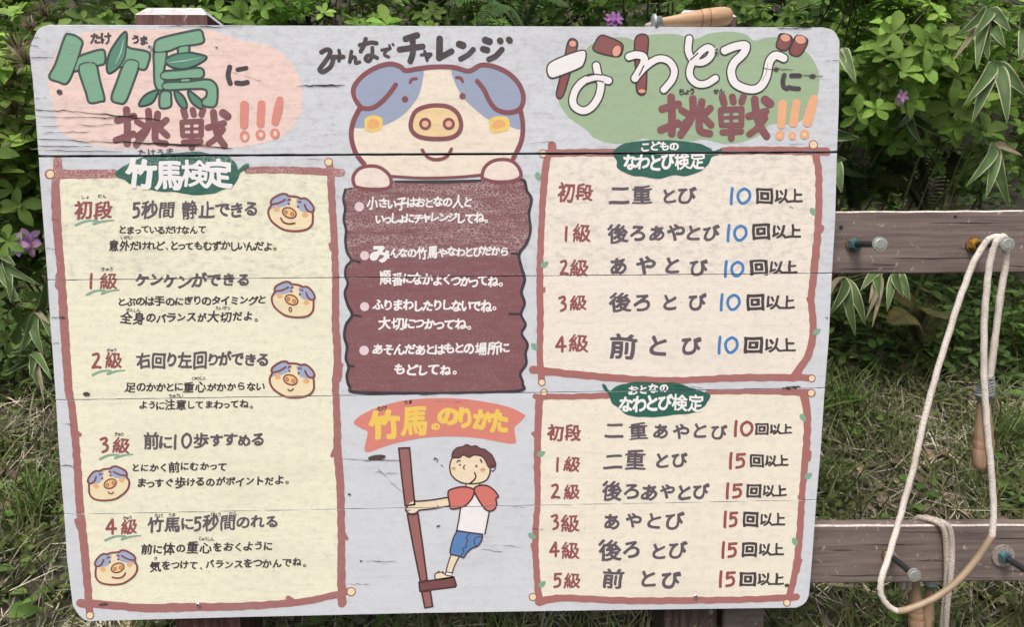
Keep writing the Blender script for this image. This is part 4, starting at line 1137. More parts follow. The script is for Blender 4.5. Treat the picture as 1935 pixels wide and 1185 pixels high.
def rope_mat(name, rgb, dark):
    m, nt, p = new_mat(name)
    v = N(nt, 'ShaderNodeTexVoronoi', feature='F1')
    v.inputs['Scale'].default_value = 1
    nt.links.new(mapped(nt, (560, 420, 470), (0.3, .4, .3)), v.inputs['Vector'])
    col = mix(nt, ramp(nt, v.outputs['Distance'], .15, .75), lin(rgb), lin(dark))
    col = mix(nt, ramp(nt, noise(nt, (22, 22, 22)), .42, .72, 0, .5), col, lin((176, 164, 148)))
    nt.links.new(col, p.inputs['Base Color'])
    p.inputs['Roughness'].default_value = .85
    b = N(nt, 'ShaderNodeBump'); b.invert = True
    b.inputs['Strength'].default_value = .8; b.inputs['Distance'].default_value = .0012
    nt.links.new(v.outputs['Distance'], b.inputs['Height']); nt.links.new(b.outputs[0], p.inputs['Normal'])
    return m
m_rope = rope_mat('white_rope', (243, 238, 231), (200, 191, 181))
m_rope2 = rope_mat('grey_rope', (214, 204, 195), (150, 140, 131))
m_hose = plain('tan_hose', (148, 130, 108), .45, 0, .15, 40)
m_spring = plain('spring_steel', (170, 178, 174), .4, .6, .15, 200)

def lathe(bm, p, q, prof, seg=20, mi=lambda t: 0):
    p, q = Vector(p), Vector(q)
    d = (q - p); L = d.length; d.normalize()
    x = d.orthogonal().normalized(); y = d.cross(x)
    rings = []
    for t, r in prof:
        c = p + d * (t * L)
        rings.append([bm.verts.new(c + (x * math.cos(a) + y * math.sin(a)) * max(r, 1e-5)) for a in [2 * math.pi * k / seg for k in range(seg)]])
    for i in range(len(rings) - 1):
        for k in range(seg):
            f = bm.faces.new((rings[i][k], rings[i][(k + 1) % seg], rings[i + 1][(k + 1) % seg], rings[i + 1][k]))
            f.smooth = True; f.material_index = mi((prof[i][0] + prof[i + 1][0]) / 2)
    bm.faces.new(rings[0][::-1]); bm.faces.new(rings[-1])
HPROF = [(0, .0072), (.03, .0078), (.1, .0080), (.25, .0100), (.45, .0130), (.55, .0143), (.565, .0138), (.58, .0146), (.66, .0153), (.675, .0147), (.69, .0154), (.8, .0157), (.9, .0150), (.96, .0128), (.99, .0085), (1, .003)]
def handle(parent, p, q, k=1.0, mat=None, spring=None):
    p, q = Vector(p), Vector(q)
    bm = bmesh.new()
    lathe(bm, p, q, [(t, r * k) for t, r in HPROF], mi=lambda t: 1 if .565 <= t <= .58 or .672 <= t <= .688 else 0)
    o = link_bm('handle', bm, [mat or m_handle_z, m_burn], parent, smooth=True)
    d = (p - q).normalized()
    bm = bmesh.new()
    lathe(bm, p + d * .012, p - d * .006, [(0, .006 * k), (.08, .011 * k), (.22, .0150 * k), (.42, .0150 * k), (.5, .0108 * k), (1, .0108 * k)])
    link_bm('ferrule', bm, m_spring, o, smooth=True)
    if spring:
        a, b = p + d * .010, Vector(spring)
        ax = (b - a); L = ax.length; ax.normalize()
        x = ax.orthogonal().normalized(); y = ax.cross(x)
        n = 90
        pts = [a + ax * (L * i / n) + (x * math.cos(i * 2 * math.pi * 6 / n) + y * math.sin(i * 2 * math.pi * 6 / n)) * (.0125 * (1 - .55 * i / n)) for i in range(n + 1)]
        bm = bmesh.new(); tube(bm, pts, .0015, 6)
        link_bm('spring', bm, m_spring, o, smooth=True)
    return o

pk = lambda *l: [at(x, y, Y) for x, y, Y in l]
jr = empty('jump_rope', hB, 'long white jump rope with tan hose sleeve, looped over the yellow nut\'s peg', 'jump rope')
hp = hB
o1 = lambda dx, dy, dz: Vector((hp.x + dx, hp.y + dy, hp.z + dz))
RR = .0056
start = at(1869, 716, -.030)
right = [start, at(1880, 640, -.034), at(1890, 560, -.038), at(1901, 490, -.040)]
over1 = [o1(.004, .010, .004), o1(-.004, .012, .0125), o1(-.016, .016, .011)]
left = pk((1860, 462, -.030), (1838, 500, -.026), (1812, 570, -.024), (1782, 665, -.024), (1752, 770, -.026), (1727, 880, -.03), (1704, 965, -.034), (1683, 1040, -.046), (1667, 1090, -.058), (1664, 1118, -.060), (1674, 1141, -.060), (1694, 1156, -.060))
hose = pk((1694, 1156, -.060), (1716, 1152, -.060), (1760, 1134, -.060), (1806, 1102, -.060), (1845, 1058, -.060), (1874, 1014, -.058))
mid = pk((1874, 1014, -.058), (1877, 985, -.056), (1876, 925, -.052), (1868, 835, -.046), (1861, 745, -.042), (1859, 650, -.040), (1863, 560, -.040), (1872, 490, -.040))
over2 = [o1(-.012, .006, .006), o1(-.002, .006, .0135), o1(.005, .008, .003)]
tail = pk((1900, 500, -.028), (1890, 565, -.024), (1880, 645, -.02), (1872, 712, -.018))
bm = bmesh.new()
tube(bm, spline3(right + over1 + left), RR, 12, twist=.0007)
tube(bm, spline3(mid + over2 + tail), RR, 12, twist=.0007)
link_bm('rope', bm, m_rope, jr, smooth=True)
bm = bmesh.new(); tube(bm, spline3(hose), .0062, 12)
link_bm('hose_sleeve', bm, m_hose, jr, smooth=True)
handle(jr, at(1857, 752, -.028), at(1853, 889, -.028), .96, spring=at(1862, 714, -.030))
handle(jr, at(1864, 752, -.004), at(1862, 880, -.002), .90, spring=at(1872, 712, -.018))

jr2 = empty('jump_rope', at(1775, 978, RY + .01), 'doubled grey jump rope hung over the lower rail, its wooden handles behind', 'jump rope')
TZ = at(1770, 994, RY).z
tp = at(1770, 990, RY)
def over_rail(x_off, front):
    x = tp.x + x_off
    b0 = [Vector((x - .040, RY + .040, TZ - .16)), Vector((x - .036, RY + .038, TZ - .06)), Vector((x - .026, RY + .034, TZ - .002)), Vector((x - .018, RY + .016, TZ + .0075)), Vector((x - .004, RY - .003, TZ + .0065)), Vector((x + .006, RY - .008, TZ - .008))]
    return spline3(b0 + front)
bm = bmesh.new()
tube(bm, over_rail(.005, pk((1788, 1035, RY - .008), (1789, 1085, RY - .008), (1786, 1130, RY - .008), (1781, 1190, RY - .007), (1776, 1290, RY - .004))), .0056, 10)
tube(bm, over_rail(.018, pk((1799, 1040, RY - .010), (1797, 1085, RY - .018), (1791, 1135, RY - .018), (1787, 1190, RY - .016), (1783, 1290, RY - .01))), .0056, 10)
bot = pk((1776, 1290, RY - .004), (1779, 1312, RY - .006), (1783, 1290, RY - .01))
tube(bm, spline3(bot), .0056, 10)
link_bm('rope', bm, m_rope2, jr2, smooth=True)
y2 = RY + .045
handle(jr2, Vector((tp.x - .036, y2, TZ - .155)) * 0 + at(1728, 1085, y2), at(1733, 1205, y2), 1.05)
handle(jr2, at(1757, 1108, y2), at(1748, 1235, y2), .98)

# the wooden handle lying on the top edge of the board
jh = empty('skipping_handle', at(1300, 48, .014), 'pale turned wooden jump rope handle lying on the top edge of the sign', 'handle')
handle(jh, at(1243, 43, .012), at(1383, 29.5, .016), 1.12, mat=m_handle)
rp_ = spline3([at(1232, 45.5, .012), at(1226, 47, .02), at(1222, 50, .034), at(1222, 70, .043), at(1224, 150, .045), at(1230, 330, .045)])
bm = bmesh.new(); tube(bm, rp_, .0045, 8)
link_bm('rope', bm, m_rope2, jh, smooth=True)
# ------------------------------------------------------------------ ground: one sheet, rising as a bank behind the sign
def soil_mat():
    m, nt, p = new_mat('soil')
    a = noise(nt, (7, 7, 7), detail=8, rough=.7)
    col = mix(nt, ramp(nt, a, .35, .65), (0.045, 0.040, 0.030), (0.13, 0.115, 0.09))
    b_ = noise(nt, (60, 60, 60), detail=6, rough=.75)
    col = mix(nt, ramp(nt, b_, .5, .75, 0, .6), col, (0.15, 0.135, 0.105))
    g = noise(nt, (2.3, 2.3, 2.3), detail=5)
    col = mix(nt, ramp(nt, g, .45, .65, 0, .5), col, (0.05, 0.065, 0.025))
    nt.links.new(col, p.inputs['Base Color'])
    p.inputs['Roughness'].default_value = .95
    bu = N(nt, 'ShaderNodeBump'); bu.inputs['Strength'].default_value = 1; bu.inputs['Distance'].default_value = .012
    nt.links.new(b_, bu.inputs['Height']); nt.links.new(bu.outputs[0], p.inputs['Normal'])
    return m
xs = sorted(set([-60, -30, -15, -8, -5] + [round(-3 + .06 * i, 3) for i in range(101)] + [5, 8, 15, 30, 60]))
ys = sorted(set([-60, -30, -12, -6, -3] + [round(-1.6 + .06 * i, 3) for i in range(91)] + [5, 8, 15, 30, 60]))
gv = [(x, y, ground_z(x, y)) for y in ys for x in xs]
nx_ = len(xs)
gf = [(j * nx_ + i, j * nx_ + i + 1, (j + 1) * nx_ + i + 1, (j + 1) * nx_ + i) for j in range(len(ys) - 1) for i in range(nx_ - 1)]
tag(link_mesh('ground', gv, gf, soil_mat(), smooth=True), 'earth bank rising behind the sign under grass and dry litter', 'ground', kind='structure')

# ------------------------------------------------------------------ leaves
def leaf_mat(name, rough=.62, trans=.36, edge=None):
    m, nt, p = new_mat(name)
    a = N(nt, 'ShaderNodeAttribute', attribute_name='tint')
    n = noise(nt, (45, 45, 45), detail=3)
    col = mix(nt, ramp(nt, n, .3, .7, 0, .3), a.outputs['Color'], (0.03, 0.05, 0.012))
    nt.links.new(col, p.inputs['Base Color'])
    p.inputs['Roughness'].default_value = rough
    p.inputs['Specular IOR Level'].default_value = .2
    t = N(nt, 'ShaderNodeBsdfTranslucent')
    nt.links.new(col, t.inputs['Color'])
    mx = N(nt, 'ShaderNodeMixShader'); mx.inputs[0].default_value = trans
    nt.links.new(p.outputs[0], mx.inputs[1]); nt.links.new(t.outputs[0], mx.inputs[2])
    nt.links.new(mx.outputs[0], nt.nodes['Material Output'].inputs['Surface'])
    return m
m_leaf = leaf_mat('shrub_leaf')
m_grass = leaf_mat('grass_blade', .6, .2)
m_straw = leaf_mat('dry_blade', .8, .1)
m_bark = plain('bark', (92, 76, 64), .9, var=.35, sc=90)
R3 = np.random.default_rng(21)
def unit(v): return v / np.maximum(np.linalg.norm(v, axis=1, keepdims=True), 1e-9)
def rnd_unit(n):
    return unit(R3.normal(size=(n, 3)))
def set_tint(o, tint):
    me = o.data
    at_ = me.color_attributes.new('tint', 'FLOAT_COLOR', 'POINT')
    at_.data.foreach_set('color', np.concatenate([tint, np.ones((len(tint), 1))], 1).astype(np.float32).ravel())

def blades(name, pos, d, nrm, L, Wd, tint, mat, parent=None, shape='leaf', curl=.25, fold=.25):
    """many leaves in one mesh: midrib + two sides, curling towards -nrm"""
    n = len(pos)
    d = unit(d); s = unit(np.cross(d, nrm)); up = unit(np.cross(s, d))
    prof = {'leaf': [(.0, 0), (.28, .62), (.62, 1.0), (.86, .66), (1, 0)], 'lance': [(0, .15), (.25, .9), (.5, 1.0), (.78, .6), (1, 0)], 'blade': [(0, .8), (.35, 1.0), (.7, .7), (1, 0)]}[shape]
    L = L[:, None]; Wd = Wd[:, None]
    cols = []
    thin = shape == 'blade'
    for t, w in prof:
        bend = curl if np.isscalar(curl) else curl[:, None]
        c = pos + d * L * (t - .12 * abs(np.mean(bend)) * t * t) - up * L * bend * t * t
        if w == 0: cols.append(c[:, None]); continue
        lift = up * Wd * .5 * w * fold
        if thin: cols.append(np.stack([c + s * Wd * .5 * w, c - s * Wd * .5 * w], 1))
        else: cols.append(np.stack([c + s * Wd * .5 * w + lift, c, c - s * Wd * .5 * w + lift], 1))
    V = np.concatenate(cols, 1)
    k = V.shape[1]
    cnt = [c.shape[1] for c in cols]; st = np.concatenate([[0], np.cumsum(cnt)])[:-1]
    fs = []
    for a in range(len(cols) - 1):
        A, B = list(range(st[a], st[a] + cnt[a])), list(range(st[a + 1], st[a + 1] + cnt[a + 1]))
        if len(A) == 1: fs += [(A[0], B[i + 1], B[i]) for i in range(len(B) - 1)]
        elif len(B) == 1: fs += [(A[i], A[i + 1], B[0]) for i in range(len(A) - 1)]
        else: fs += [(A[i], A[i + 1], B[i + 1], B[i]) for i in range(len(A) - 1)]
    faces = [tuple(x + i * k for x in f) for i in range(n) for f in fs]
    o = link_mesh(name, V.reshape(-1, 3), faces, mat, parent, smooth=True)
    set_tint(o, np.repeat(tint, k, 0))
    return o

def tints(n, base, var=.25, warm=0.0):
    b = np.array(base)[None, :] * (1 + var * R3.uniform(-1, 1, (n, 1)))
    b = b * (1 + .10 * R3.uniform(-1, 1, (n, 3)))
    return np.clip(b, .004, .9)

def flower_at(c, parent, size=.032, tint=(0.74, 0.44, 0.68)):
    n = 5
    ax = unit(np.array([[R3.uniform(-.4, .4), -1, R3.uniform(-.1, .5)]]))[0]
    x = unit(np.cross(ax, [0, 0, 1])[None])[0]; y = np.cross(ax, x)
    a = np.arange(n) * 2 * np.pi / n + R3.uniform(0, 1)
    rad = np.cos(a)[:, None] * x + np.sin(a)[:, None] * y
    d = unit(rad * .8 + ax * .55)
    return blades('flower', np.repeat(np.array(c)[None], n, 0), d, np.repeat(ax[None], n, 0), np.full(n, size), np.full(n, size * .55), tints(n, tint, .12), m_leaf, parent, curl=.35, fold=.15)

CAMV = np.array(CAM)
def shrub(px, py, Y, rx, ry, rz, n, label, size=.036, tint=(0.085, 0.165, 0.045), young=.35, flowers=(), buds=0, group='leafy shrubs on the bank behind the sign'):
    c = np.array(at(px, py, Y))
    size = size * 1.08; n = int(n * 1.8); tint = (tint[0] * 1.85, tint[1] * 1.62, tint[2] * 1.3)
    ry_ = c[1] + .32
    gz = ground_z(c[0], ry_)
    root = empty('shrub', (c[0], ry_, gz), label, 'shrub', group)
    # clumps spread through the crown
    m = max(6, n // 16)
    u = rnd_unit(m) * R3.uniform(.45, 1, (m, 1)) ** .6
    clump = c + u * np.array([rx, ry, rz])
    cl_t = R3.uniform(.72, 1.28, m)
    idx = R3.integers(0, m, n)
    tip = clump[idx] + R3.normal(size=(n, 3)) * np.array([.055, .06, .05])
    out = unit(tip - (c - np.array([0, 0, rz * .6])))
    ax = unit(out * .6 + np.array([0, -.45, .55]) + R3.normal(size=(n, 3)) * .3)
    k = 6
    A = np.repeat(ax, k, 0); Tp = np.repeat(tip, k, 0)
    r = R3.uniform(0, 6.28, n)
    ang = np.repeat(r, k) + np.tile(np.arange(k) * 2 * np.pi / 5 + (np.arange(k) == 5) * .6, n) + R3.normal(size=n * k) * .18
    x = unit(np.cross(A, np.array([0.12, .3, 1.0])[None])); y = np.cross(A, x)
    rad = np.cos(ang)[:, None] * x + np.sin(ang)[:, None] * y
    el = np.where(np.tile(np.arange(k) == 5, n), 1.3, R3.uniform(.05, .55, n * k))
    d = unit(rad + A * el[:, None])
    sz = np.repeat(R3.uniform(.65, 1.25, n), k) * R3.uniform(.75, 1.15, n * k) * size * np.where(np.tile(np.arange(k) == 5, n), .6, 1)
    keep = R3.uniform(size=n * k) < .93
    yy = (R3.uniform(size=n) < young)
    base = np.where(yy[:, None], np.array(tint) * 1.75 + np.array([.022, .035, 0]), np.array(tint) * 1.15) * cl_t[idx][:, None]
    tt = np.repeat(base, k, 0) * (1 + .22 * R3.uniform(-1, 1, (n * k, 1))) * (1 + .07 * R3.uniform(-1, 1, (n * k, 3)))
    blades('foliage', Tp[keep], d[keep], unit(A + rad * .1)[keep], sz[keep], (sz * R3.uniform(.44, .58, n * k))[keep], tt[keep], m_leaf, root, curl=R3.uniform(-.05, .45, n * k)[keep], fold=.32)
    bm = bmesh.new()
    base_p = Vector((c[0], ry_, gz - .03))
    for j in range(0, m, 3):
        q = Vector(clump[j]); md = base_p.lerp(q, .5) + Vector((R3.uniform(-.12, .12), R3.uniform(-.02, .12), R3.uniform(.0, .12)))
        b0 = base_p + Vector((R3.uniform(-.05, .05), R3.uniform(-.05, .05), 0))
        pts = spline3([b0, md, q], 5)
        tube(bm, pts, np.linspace(.0045, .0016, len(pts)), 5)
    for j in range(0, n, 2):
        q = Vector(tip[j]); b0 = Vector(clump[idx[j]])
        if (q - b0).length > .03: tube(bm, spline3([b0, b0.lerp(q, .5) + Vector(R3.normal(size=3) * .008), q], 3), .0013, 4)
    link_bm('branches', bm, m_bark, root, smooth=True)
    for f in flowers:
        fx, fy, fY, s = f[:4]
        for q in range(f[4] if len(f) > 4 else 2):
            flower_at(np.array(at(fx, fy, fY)) + R3.normal(size=3) * .008, root, s, f[5] if len(f) > 5 else (0.74, 0.44, 0.68))
    if buds:
        bc = []
        for (bx, by, bY) in buds:
            q = np.array(at(bx, by, bY)); nb = 30
            dd = unit(np.array([0, -.5, .5]) + R3.normal(size=(nb, 3)) * .65)
            bc.append((np.repeat(q[None], nb, 0), dd))
        pp = np.concatenate([b[0] for b in bc]); dd = np.concatenate([b[1] for b in bc]); nb = len(pp)
        tb = np.where(R3.uniform(size=(nb, 1)) < .3, np.array([[.44, .30, .27]]), np.array([[.24, .24, .12]])) * R3.uniform(.6, 1.2, (nb, 1))
        blades('bud', pp, dd, rnd_unit(nb), R3.uniform(.025, .055, nb), R3.uniform(.004, .008, nb), tb, m_leaf, root, shape='lance', curl=.2)
    return root

G_L = dict(tint=(0.085, 0.165, 0.04))
shrub(15, 215, .38, .22, .16, .26, 210, 'azalea with pinkish dry buds left of the sign\'s upper corner', .042, (0.095, 0.17, 0.045), .35, flowers=((44, 462, .24, .030, 3, (.74, .48, .74)),), buds=((35, 95, .22), (28, 150, .22), (60, 60, .3), (88, 30, .35), (30, 215, .24), (15, 185, .26), (60, 285, .3), (12, 330, .3), (50, 120, .2), (230, 25, .5)))
shrub(50, 440, .42, .20, .14, .18, 90, 'low dark shrub at the left edge with one pale pink flower beside it', .040, (0.06, 0.12, 0.035), .2)
shrub(215, 10, .62, .30, .20, .24, 170, 'shrub behind the left post of the sign', .038)
shrub(430, -5, .66, .26, .20, .26, 150, 'shrub above the pink painted patch', .036, (0.09, 0.175, 0.045), .45)
shrub(610, -5, .58, .24, .18, .24, 150, 'bright leaved shrub above the black heading', .042, (0.095, 0.185, 0.05), .5)
shrub(800, -15, .72, .26, .20, .24, 120, 'shrub with bare twigs above the big pig', .036, (0.08, 0.15, 0.045), .3)
shrub(1010, -20, .80, .26, .20, .26, 120, 'dark shrub left of the pink flower', .032, (0.06, 0.125, 0.035), .3)
shrub(1190, -10, .74, .24, .20, .26, 120, 'shrub with one pink flower above the sign', .036, (0.08, 0.16, 0.045), .35, flowers=((1161, 40, .42, .018, 5, (.44, .20, .50)),))
shrub(1420, 0, .74, .24, .20, .28, 130, 'shrub right of the handle on the sign', .036, (0.07, 0.145, 0.04), .3)
shrub(1625, 60, .55, .20, .18, .26, 130, 'light green shrub at the sign\'s upper right corner', .045, (0.095, 0.185, 0.045), .5)
shrub(1745, 95, .66, .24, .20, .24, 150, 'bright shrub with one small pink flower, above the upper rail', .046, (0.095, 0.185, 0.045), .45, flowers=((1704, 188, .30, .017, 2, (.60, .34, .62)),))
shrub(1900, 190, .95, .26, .22, .34, 150, 'dark shrub behind the striped bamboo leaves', .038, (0.06, 0.12, 0.035), .3)
shrub(1660, 250, .9, .30, .2, .16, 70, 'sparse shaded shrub just above the upper rail', .04, (0.05, 0.10, 0.03), .25)
for k, (px, py, Y, lb) in enumerate(((90, -20, 1.35, 'far shrub behind the left corner'), (380, -60, 1.45, 'far shrub between left post and heading'), (680, -60, 1.45, 'far shrub behind the black heading'), (960, -60, 1.5, 'far shrub behind the middle of the sign'),
                       (1260, -60, 1.45, 'far shrub behind the right post'), (1540, -20, 1.4, 'far shrub behind the right corner'), (1800, 20, 1.5, 'far shrub behind the rack'))):
    shrub(px, py, Y, .42, .25, .42, 260, lb, .045, (0.05, 0.10, 0.028), .2)

# ground cover on the shaded bank under and behind the shrubs
n = 34000
x = np.where(R3.uniform(size=n) < .75, R3.uniform(-2.6, 2.9, n), R3.uniform(-5, 5.4, n)); y = .78 + 2.3 * R3.uniform(0, 1, n) ** 1.6
z = np.array([ground_z(a, b) for a, b in zip(x, y)]) + R3.uniform(.0, .26, n)
d = unit(np.stack([R3.normal(size=n), R3.normal(size=n) - .4, R3.normal(size=n) * .4], 1))
tag(blades('undergrowth', np.stack([x, y, z], 1), d, unit(np.stack([R3.normal(size=n) * .4, -.7 + R3.normal(size=n) * .4, np.ones(n)], 1)), R3.uniform(.025, .06, n), R3.uniform(.012, .028, n), tints(n, (0.098, 0.172, 0.044), .5), m_leaf), 'dark leafy undergrowth on the shaded bank', 'undergrowth', kind='stuff')

# ------------------------------------------------------------------ ferns
def fern(px, py, Y, tips, label, tint=(0.06, 0.13, 0.035), lp=.045):
    c = np.array(at(px, py, Y))
    gz = ground_z(c[0], c[1])
    root = empty('fern', (c[0], c[1], gz), label, 'fern')
    for tx, ty, tY in tips:
        e = np.array(at(tx, ty, tY)); mid = (c + e) / 2 + np.array([0, -.02, .05])
        pts = np.array([tuple(v) for v in spline3([c, mid, e], 14)])
        tan = unit(np.gradient(pts, axis=0))
        side = unit(np.cross(tan, np.array([0, -.6, .8])[None]))
        nn = len(pts); s_ = np.linspace(0.05, 1, nn)
        L = lp * np.sin(np.pi * np.clip(s_ * .82 + .14, 0, 1))
        pos = np.concatenate([pts, pts]); dd = np.concatenate([side + tan * .35, -side + tan * .35]); LL = np.concatenate([L, L])
        f = blades('frond', pos, dd, np.repeat(np.array([[0, -.6, .8]]), 2 * nn, 0), LL, LL * .26, tints(2 * nn, tint, .2), m_leaf, root, shape='lance', curl=.15)
    bm = bmesh.new()
    for tx, ty, tY in tips:
        tube(bm, spline3([c, (c + np.array(at(tx, ty, tY))) / 2 + np.array([0, -.02, .05]), at(tx, ty, tY)], 8), .0014, 4)
    tube(bm, [Vector((c[0], c[1] + .2, gz + .08)), Vector(c)], .003, 5)
    link_bm('stem', bm, m_bark, root)
    return root
fern(985, 60, .55, ((840, 8, .45), (1010, -10, .5), (905, 45, .4), (1075, 10, .5)), 'green fern arching over the sign above the pig\'s right ear')
fern(1745, 395, .85, ((1655, 290, .8), (1690, 255, .85), (1800, 285, .8), (1640, 345, .7)), 'dull olive fern just above the upper rail', (0.075, 0.085, 0.03), .06)
fern(1610, 390, .75, ((1575, 300, .7), (1640, 335, .7), (1600, 330, .6)), 'dark fern beside the right edge of the sign', (0.04, 0.075, 0.025), .05)
fern(1735, 640, .75, ((1690, 560, .7), (1760, 555, .65), (1680, 610, .6), (1775, 600, .6)), 'yellowish fern on the ground below the upper rail', (0.13, 0.125, 0.045), .05)

# ------------------------------------------------------------------ dwarf bamboo with pale edged leaves
m_bam = leaf_mat('bamboo_leaf', .5, .15)
def bam_leaf(parent, p, q, wd, dry, seed):
    rr = random.Random(seed)
    p, q = np.array(p), np.array(q)
    ax = q - p; L = np.linalg.norm(ax); ax /= L
    view = unit((CAMV - (p + q) / 2)[None])[0]
    s = np.cross(ax, view); s /= np.linalg.norm(s)
    nrm = np.cross(s, ax)
    tw = rr.uniform(-.55, .55)
    s = s * math.cos(tw) + nrm * math.sin(tw); nrm = np.cross(s, ax)
    sg = 1 if nrm[2] > 0 or nrm[1] < 0 else -1
    V, F, Tn = [], [], []
    rows = 10
    us = [-1, -.74, 0, .74, 1]
    dark, pale = (np.array([.085, .150, .050]) * rr.uniform(.8, 1.25), np.array([.60, .62, .42]))
    if dry: dark, pale = np.array([.36, .30, .21]) * rr.uniform(.7, 1.1), np.array([.46, .40, .30])
    for i in range(rows + 1):
        t = i / rows
        w = wd * .46 * (min(1, (t / .22)) ** .7 if t < .22 else (1 - ((t - .22) / .78) ** 2.2)) * (1 if i < rows else 0) + .0004
        c = p + ax * L * t + nrm * sg * L * .13 * math.sin(math.pi * t) + np.array([0, 0, -.02 * L * t * t])
        for u in us:
            V.append(c + s * w * u + nrm * sg * w * (.28 * abs(u)) + nrm * .0012 * math.sin(9 * t + 3 * u))
            Tn.append(pale if abs(u) == 1 and not (dry and u < 0) else dark)
    for i in range(rows):
        for k in range(4):
            a = i * 5 + k
            F.append((a, a + 1, a + 6, a + 5))
    o = link_mesh('leaf', np.array(V), F, m_bam, parent, smooth=True)
    set_tint(o, np.array(Tn))
    return o
def bamboo(origins, label, Y, wd=.030, group='dwarf bamboo with white edged leaves'):
    ox, oy, _ = origins[0]
    c = at(ox, oy, Y)
    bx, by = c.x + R3.uniform(-.05, .05), c.y + .50
    root = empty('dwarf_bamboo', (bx, by, ground_z(bx, by)), label, 'bamboo', group)
    base = Vector((bx, by, ground_z(bx, by) - .02))
    bm = bmesh.new()
    sd = int(ox + oy)
    for (px, py, leaves_) in origins:
        o = at(px, py, Y)
        tube(bm, spline3([base, base.lerp(o, .55) + Vector((0, .02, .09)), o], 7), np.linspace(.0022, .0012, 15), 6)
        for lf in leaves_:
            tx, ty = lf[0], lf[1]
            dry = len(lf) > 2 and lf[2]
            sd += 1
            bam_leaf(root, o, at(tx, ty, Y - .05 - .05 * ((sd * 37 % 10) / 10)), wd * (.55 if dry else 1), dry, sd)
    link_bm('stem', bm, plain('bamboo_stem', (120, 124, 78), .6) if 'bamboo_stem' not in bpy.data.materials else bpy.data.materials['bamboo_stem'], root, smooth=True)
    return root
bamboo([(1866, 16, [(1810, 64), (1837, 68), (1911, 58), (1928, 54)]), (1864, 36, [(1846, 128), (1900, 88), (1868, 112), (1798, 116, 1)])], 'striped bamboo in the top right corner with one dry leaf', .42)
bamboo([(1878, 116, [(1820, 198), (1836, 231), (1904, 231), (1942, 180)])], 'striped bamboo spreading four broad leaves at the right edge', .40, .033)
bamboo([(1878, 269, [(1825, 350), (1863, 373), (1908, 391), (1932, 293, 1)])], 'striped bamboo hanging above the peg with the yellow nut', .42, .029)
bamboo([(1944, 40, [(1926, 110), (1932, 20), (1950, 120)]), (1950, 90, [(1924, 112, 1), (1960, 170)])], 'striped bamboo cut off by the right edge, topmost', .45)
bamboo([(1597, 523, [(1567, 594), (1617, 634), (1636, 614), (1561, 570, 1)])], 'striped bamboo under the upper rail next to the sign', .30, .026)
bamboo([(1664, 512, [(1636, 602, 1), (1648, 616, 1), (1642, 573, 1), (1626, 548), (1663, 562)]), (1697, 512, [(1677, 586), (1720, 568), (1708, 560)])], 'striped bamboo with dry leaves hanging below the upper rail', .34, .024)
bamboo([(1576, 252, [(1623, 259)]), (1576, 300, [(1590, 362), (1600, 300)]), (1590, 90, [(1618, 155), (1606, 140, 1)])], 'striped bamboo poking out past the right side of the sign', .20, .026)
bamboo([(1716, 214, [(1696, 240), (1741, 272), (1800, 262)])], 'thin striped bamboo under the small pink flower', .55, .022)
bamboo([(-2, 487, [(75, 536), (20, 570), (40, 569), (30, 500)])], 'striped bamboo entering from the left edge', .26, .022)
bamboo([(68, 589, [(86, 528), (36, 668), (82, 671), (95, 636), (95, 612, 1)])], 'striped bamboo beside the left edge of the sign', .24, .024)
bamboo([(60, 667, [(10, 704), (57, 712), (73, 732), (98, 716), (84, 762, 1), (20, 668)])], 'lowest striped bamboo at the left of the sign', .22, .017)

# ------------------------------------------------------------------ grass, litter, weeds
def scatter(n, x0, x1, y0, y1, clump=0, sig=.05):
    if clump:
        cx, cy = R3.uniform(x0, x1, clump), R3.uniform(y0, y1, clump)
        i = R3.integers(0, clump, n)
        x, y = cx[i] + R3.normal(size=n) * sig, cy[i] + R3.normal(size=n) * sig
    else:
        x, y = R3.uniform(x0, x1, n), R3.uniform(y0, y1, n)
    z = np.array([ground_z(a, b) for a, b in zip(x, y)])
    return np.stack([x, y, z], 1)
n = 40000
p = scatter(n, -1.7, 1.9, -.35, 1.35, 560, .06)
d = unit(np.stack([R3.normal(size=n) * .55, R3.normal(size=n) * .55 - .15, np.ones(n)], 1))
nr = unit(np.stack([R3.normal(size=n), R3.normal(size=n), np.full(n, .3)], 1))
tag(blades('grass', p, d, nr, R3.uniform(.035, .14, n), R3.uniform(.002, .0048, n), tints(n, (0.215, 0.245, 0.105), .5), m_grass, shape='blade', curl=R3.uniform(.1, .75, n)), 'thin green grass tufts on the bank', 'grass', kind='stuff')
n = 25000
p = scatter(n, -1.7, 1.9, -.4, 1.4, 700, .09); p[:, 2] += R3.uniform(.002, .035, n)
a = R3.uniform(0, 6.28, n)
d = unit(np.stack([np.cos(a), np.sin(a), .62 * np.sin(a) + R3.normal(size=n) * .22], 1))
nr = unit(np.stack([R3.normal(size=n) * .5, -.5 + R3.normal(size=n) * .5, np.ones(n)], 1))
ts = tints(n, (0.483, 0.448, 0.345), .6)
tag(blades('dry_grass', p, d, nr, R3.uniform(.03, .13, n), R3.uniform(.0012, .0038, n), ts, m_straw, shape='blade', curl=R3.uniform(-.1, .35, n)), 'dry straw and stalks lying over the bank', 'dry grass', kind='stuff')
n = 9000
p = scatter(n, -1.7, 1.9, -.3, 1.4, 300, .045); p[:, 2] += R3.uniform(.01, .05, n)
a = R3.uniform(0, 6.28, n)
d = unit(np.stack([np.cos(a), np.sin(a), R3.normal(size=n) * .3 + .25], 1))
nr = unit(np.stack([R3.normal(size=n) * .3, -.5 + R3.normal(size=n) * .3, np.ones(n)], 1))
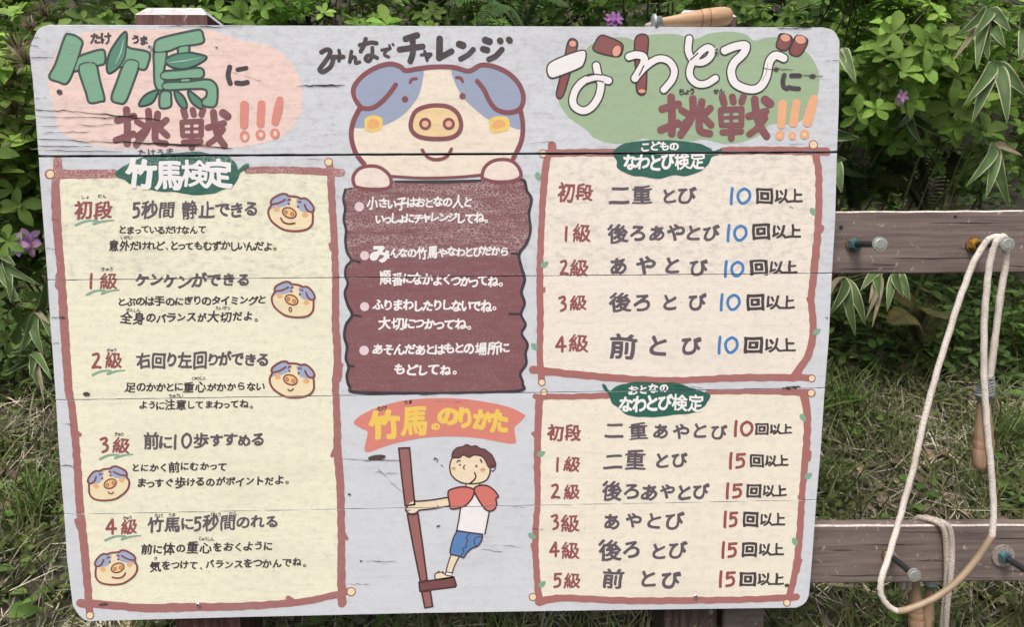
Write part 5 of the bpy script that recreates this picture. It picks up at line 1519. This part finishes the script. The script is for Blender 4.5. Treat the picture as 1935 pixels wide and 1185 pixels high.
tag(blades('ground_weeds', p, d, nr, R3.uniform(.012, .036, n), R3.uniform(.009, .02, n), tints(n, (0.145, 0.20, 0.065), .45), m_leaf), 'small leafy weeds among the grass', 'weeds', kind='stuff')
n = 1500
p = scatter(n, -1.7, 1.9, -.3, 1.4, 160, .10); p[:, 2] += R3.uniform(.006, .03, n)
a = R3.uniform(0, 6.28, n)
d = unit(np.stack([np.cos(a), np.sin(a), .5 * np.sin(a) + R3.normal(size=n) * .25], 1))
nr = unit(np.stack([R3.normal(size=n) * .4, -.5 + R3.normal(size=n) * .4, np.ones(n)], 1))
tag(blades('fallen_leaves', p, d, nr, R3.uniform(.025, .06, n), R3.uniform(.014, .03, n), tints(n, (0.27, 0.21, 0.155), .4), m_straw, curl=R3.uniform(-.2, .5, n)), 'brown fallen leaves lying on the bank', 'fallen leaves', kind='stuff')
n = 2600                                              # longer, brighter tufts
p = scatter(n, -1.7, 1.9, -.2, 1.2, 34, .022)
d = unit(np.stack([R3.normal(size=n) * .42, R3.normal(size=n) * .42 - .2, np.ones(n)], 1))
nr = unit(np.stack([R3.normal(size=n), R3.normal(size=n), np.full(n, .3)], 1))
tag(blades('tall_grass', p, d, nr, R3.uniform(.08, .2, n), R3.uniform(.003, .0058, n), tints(n, (0.14, 0.22, 0.06), .4), m_grass, shape='blade', curl=R3.uniform(.15, .8, n)), 'taller bright green grass tufts standing out of the turf', 'grass', kind='stuff')
n = 900                                               # broader weeds
p = scatter(n, -1.7, 1.9, -.2, 1.2, 70, .035); p[:, 2] += R3.uniform(.015, .06, n)
a = R3.uniform(0, 6.28, n)
d = unit(np.stack([np.cos(a), np.sin(a), R3.normal(size=n) * .3 + .3], 1))
nr = unit(np.stack([R3.normal(size=n) * .3, -.5 + R3.normal(size=n) * .3, np.ones(n)], 1))
tag(blades('broad_weeds', p, d, nr, R3.uniform(.03, .055, n), R3.uniform(.018, .032, n), tints(n, (0.15, 0.26, 0.065), .4), m_leaf), 'broader leafy weeds scattered over the bank', 'weeds', kind='stuff')
# a dead branch lying on the ground at the left
bp_ = [at(-60, 752, .62), at(0, 762, .55), at(50, 770, .5), at(110, 776, .46), at(170, 782, .44)]
bp_ = [Vector((v.x, v.y, ground_z(v.x, v.y) + .012)) for v in bp_]
bm = bmesh.new(); tube(bm, spline3(bp_), np.linspace(.013, .008, 41), 9)
tag(link_bm('fallen_branch', bm, m_bark, smooth=True), 'bare grey brown branch lying on the ground left of the sign', 'branch')
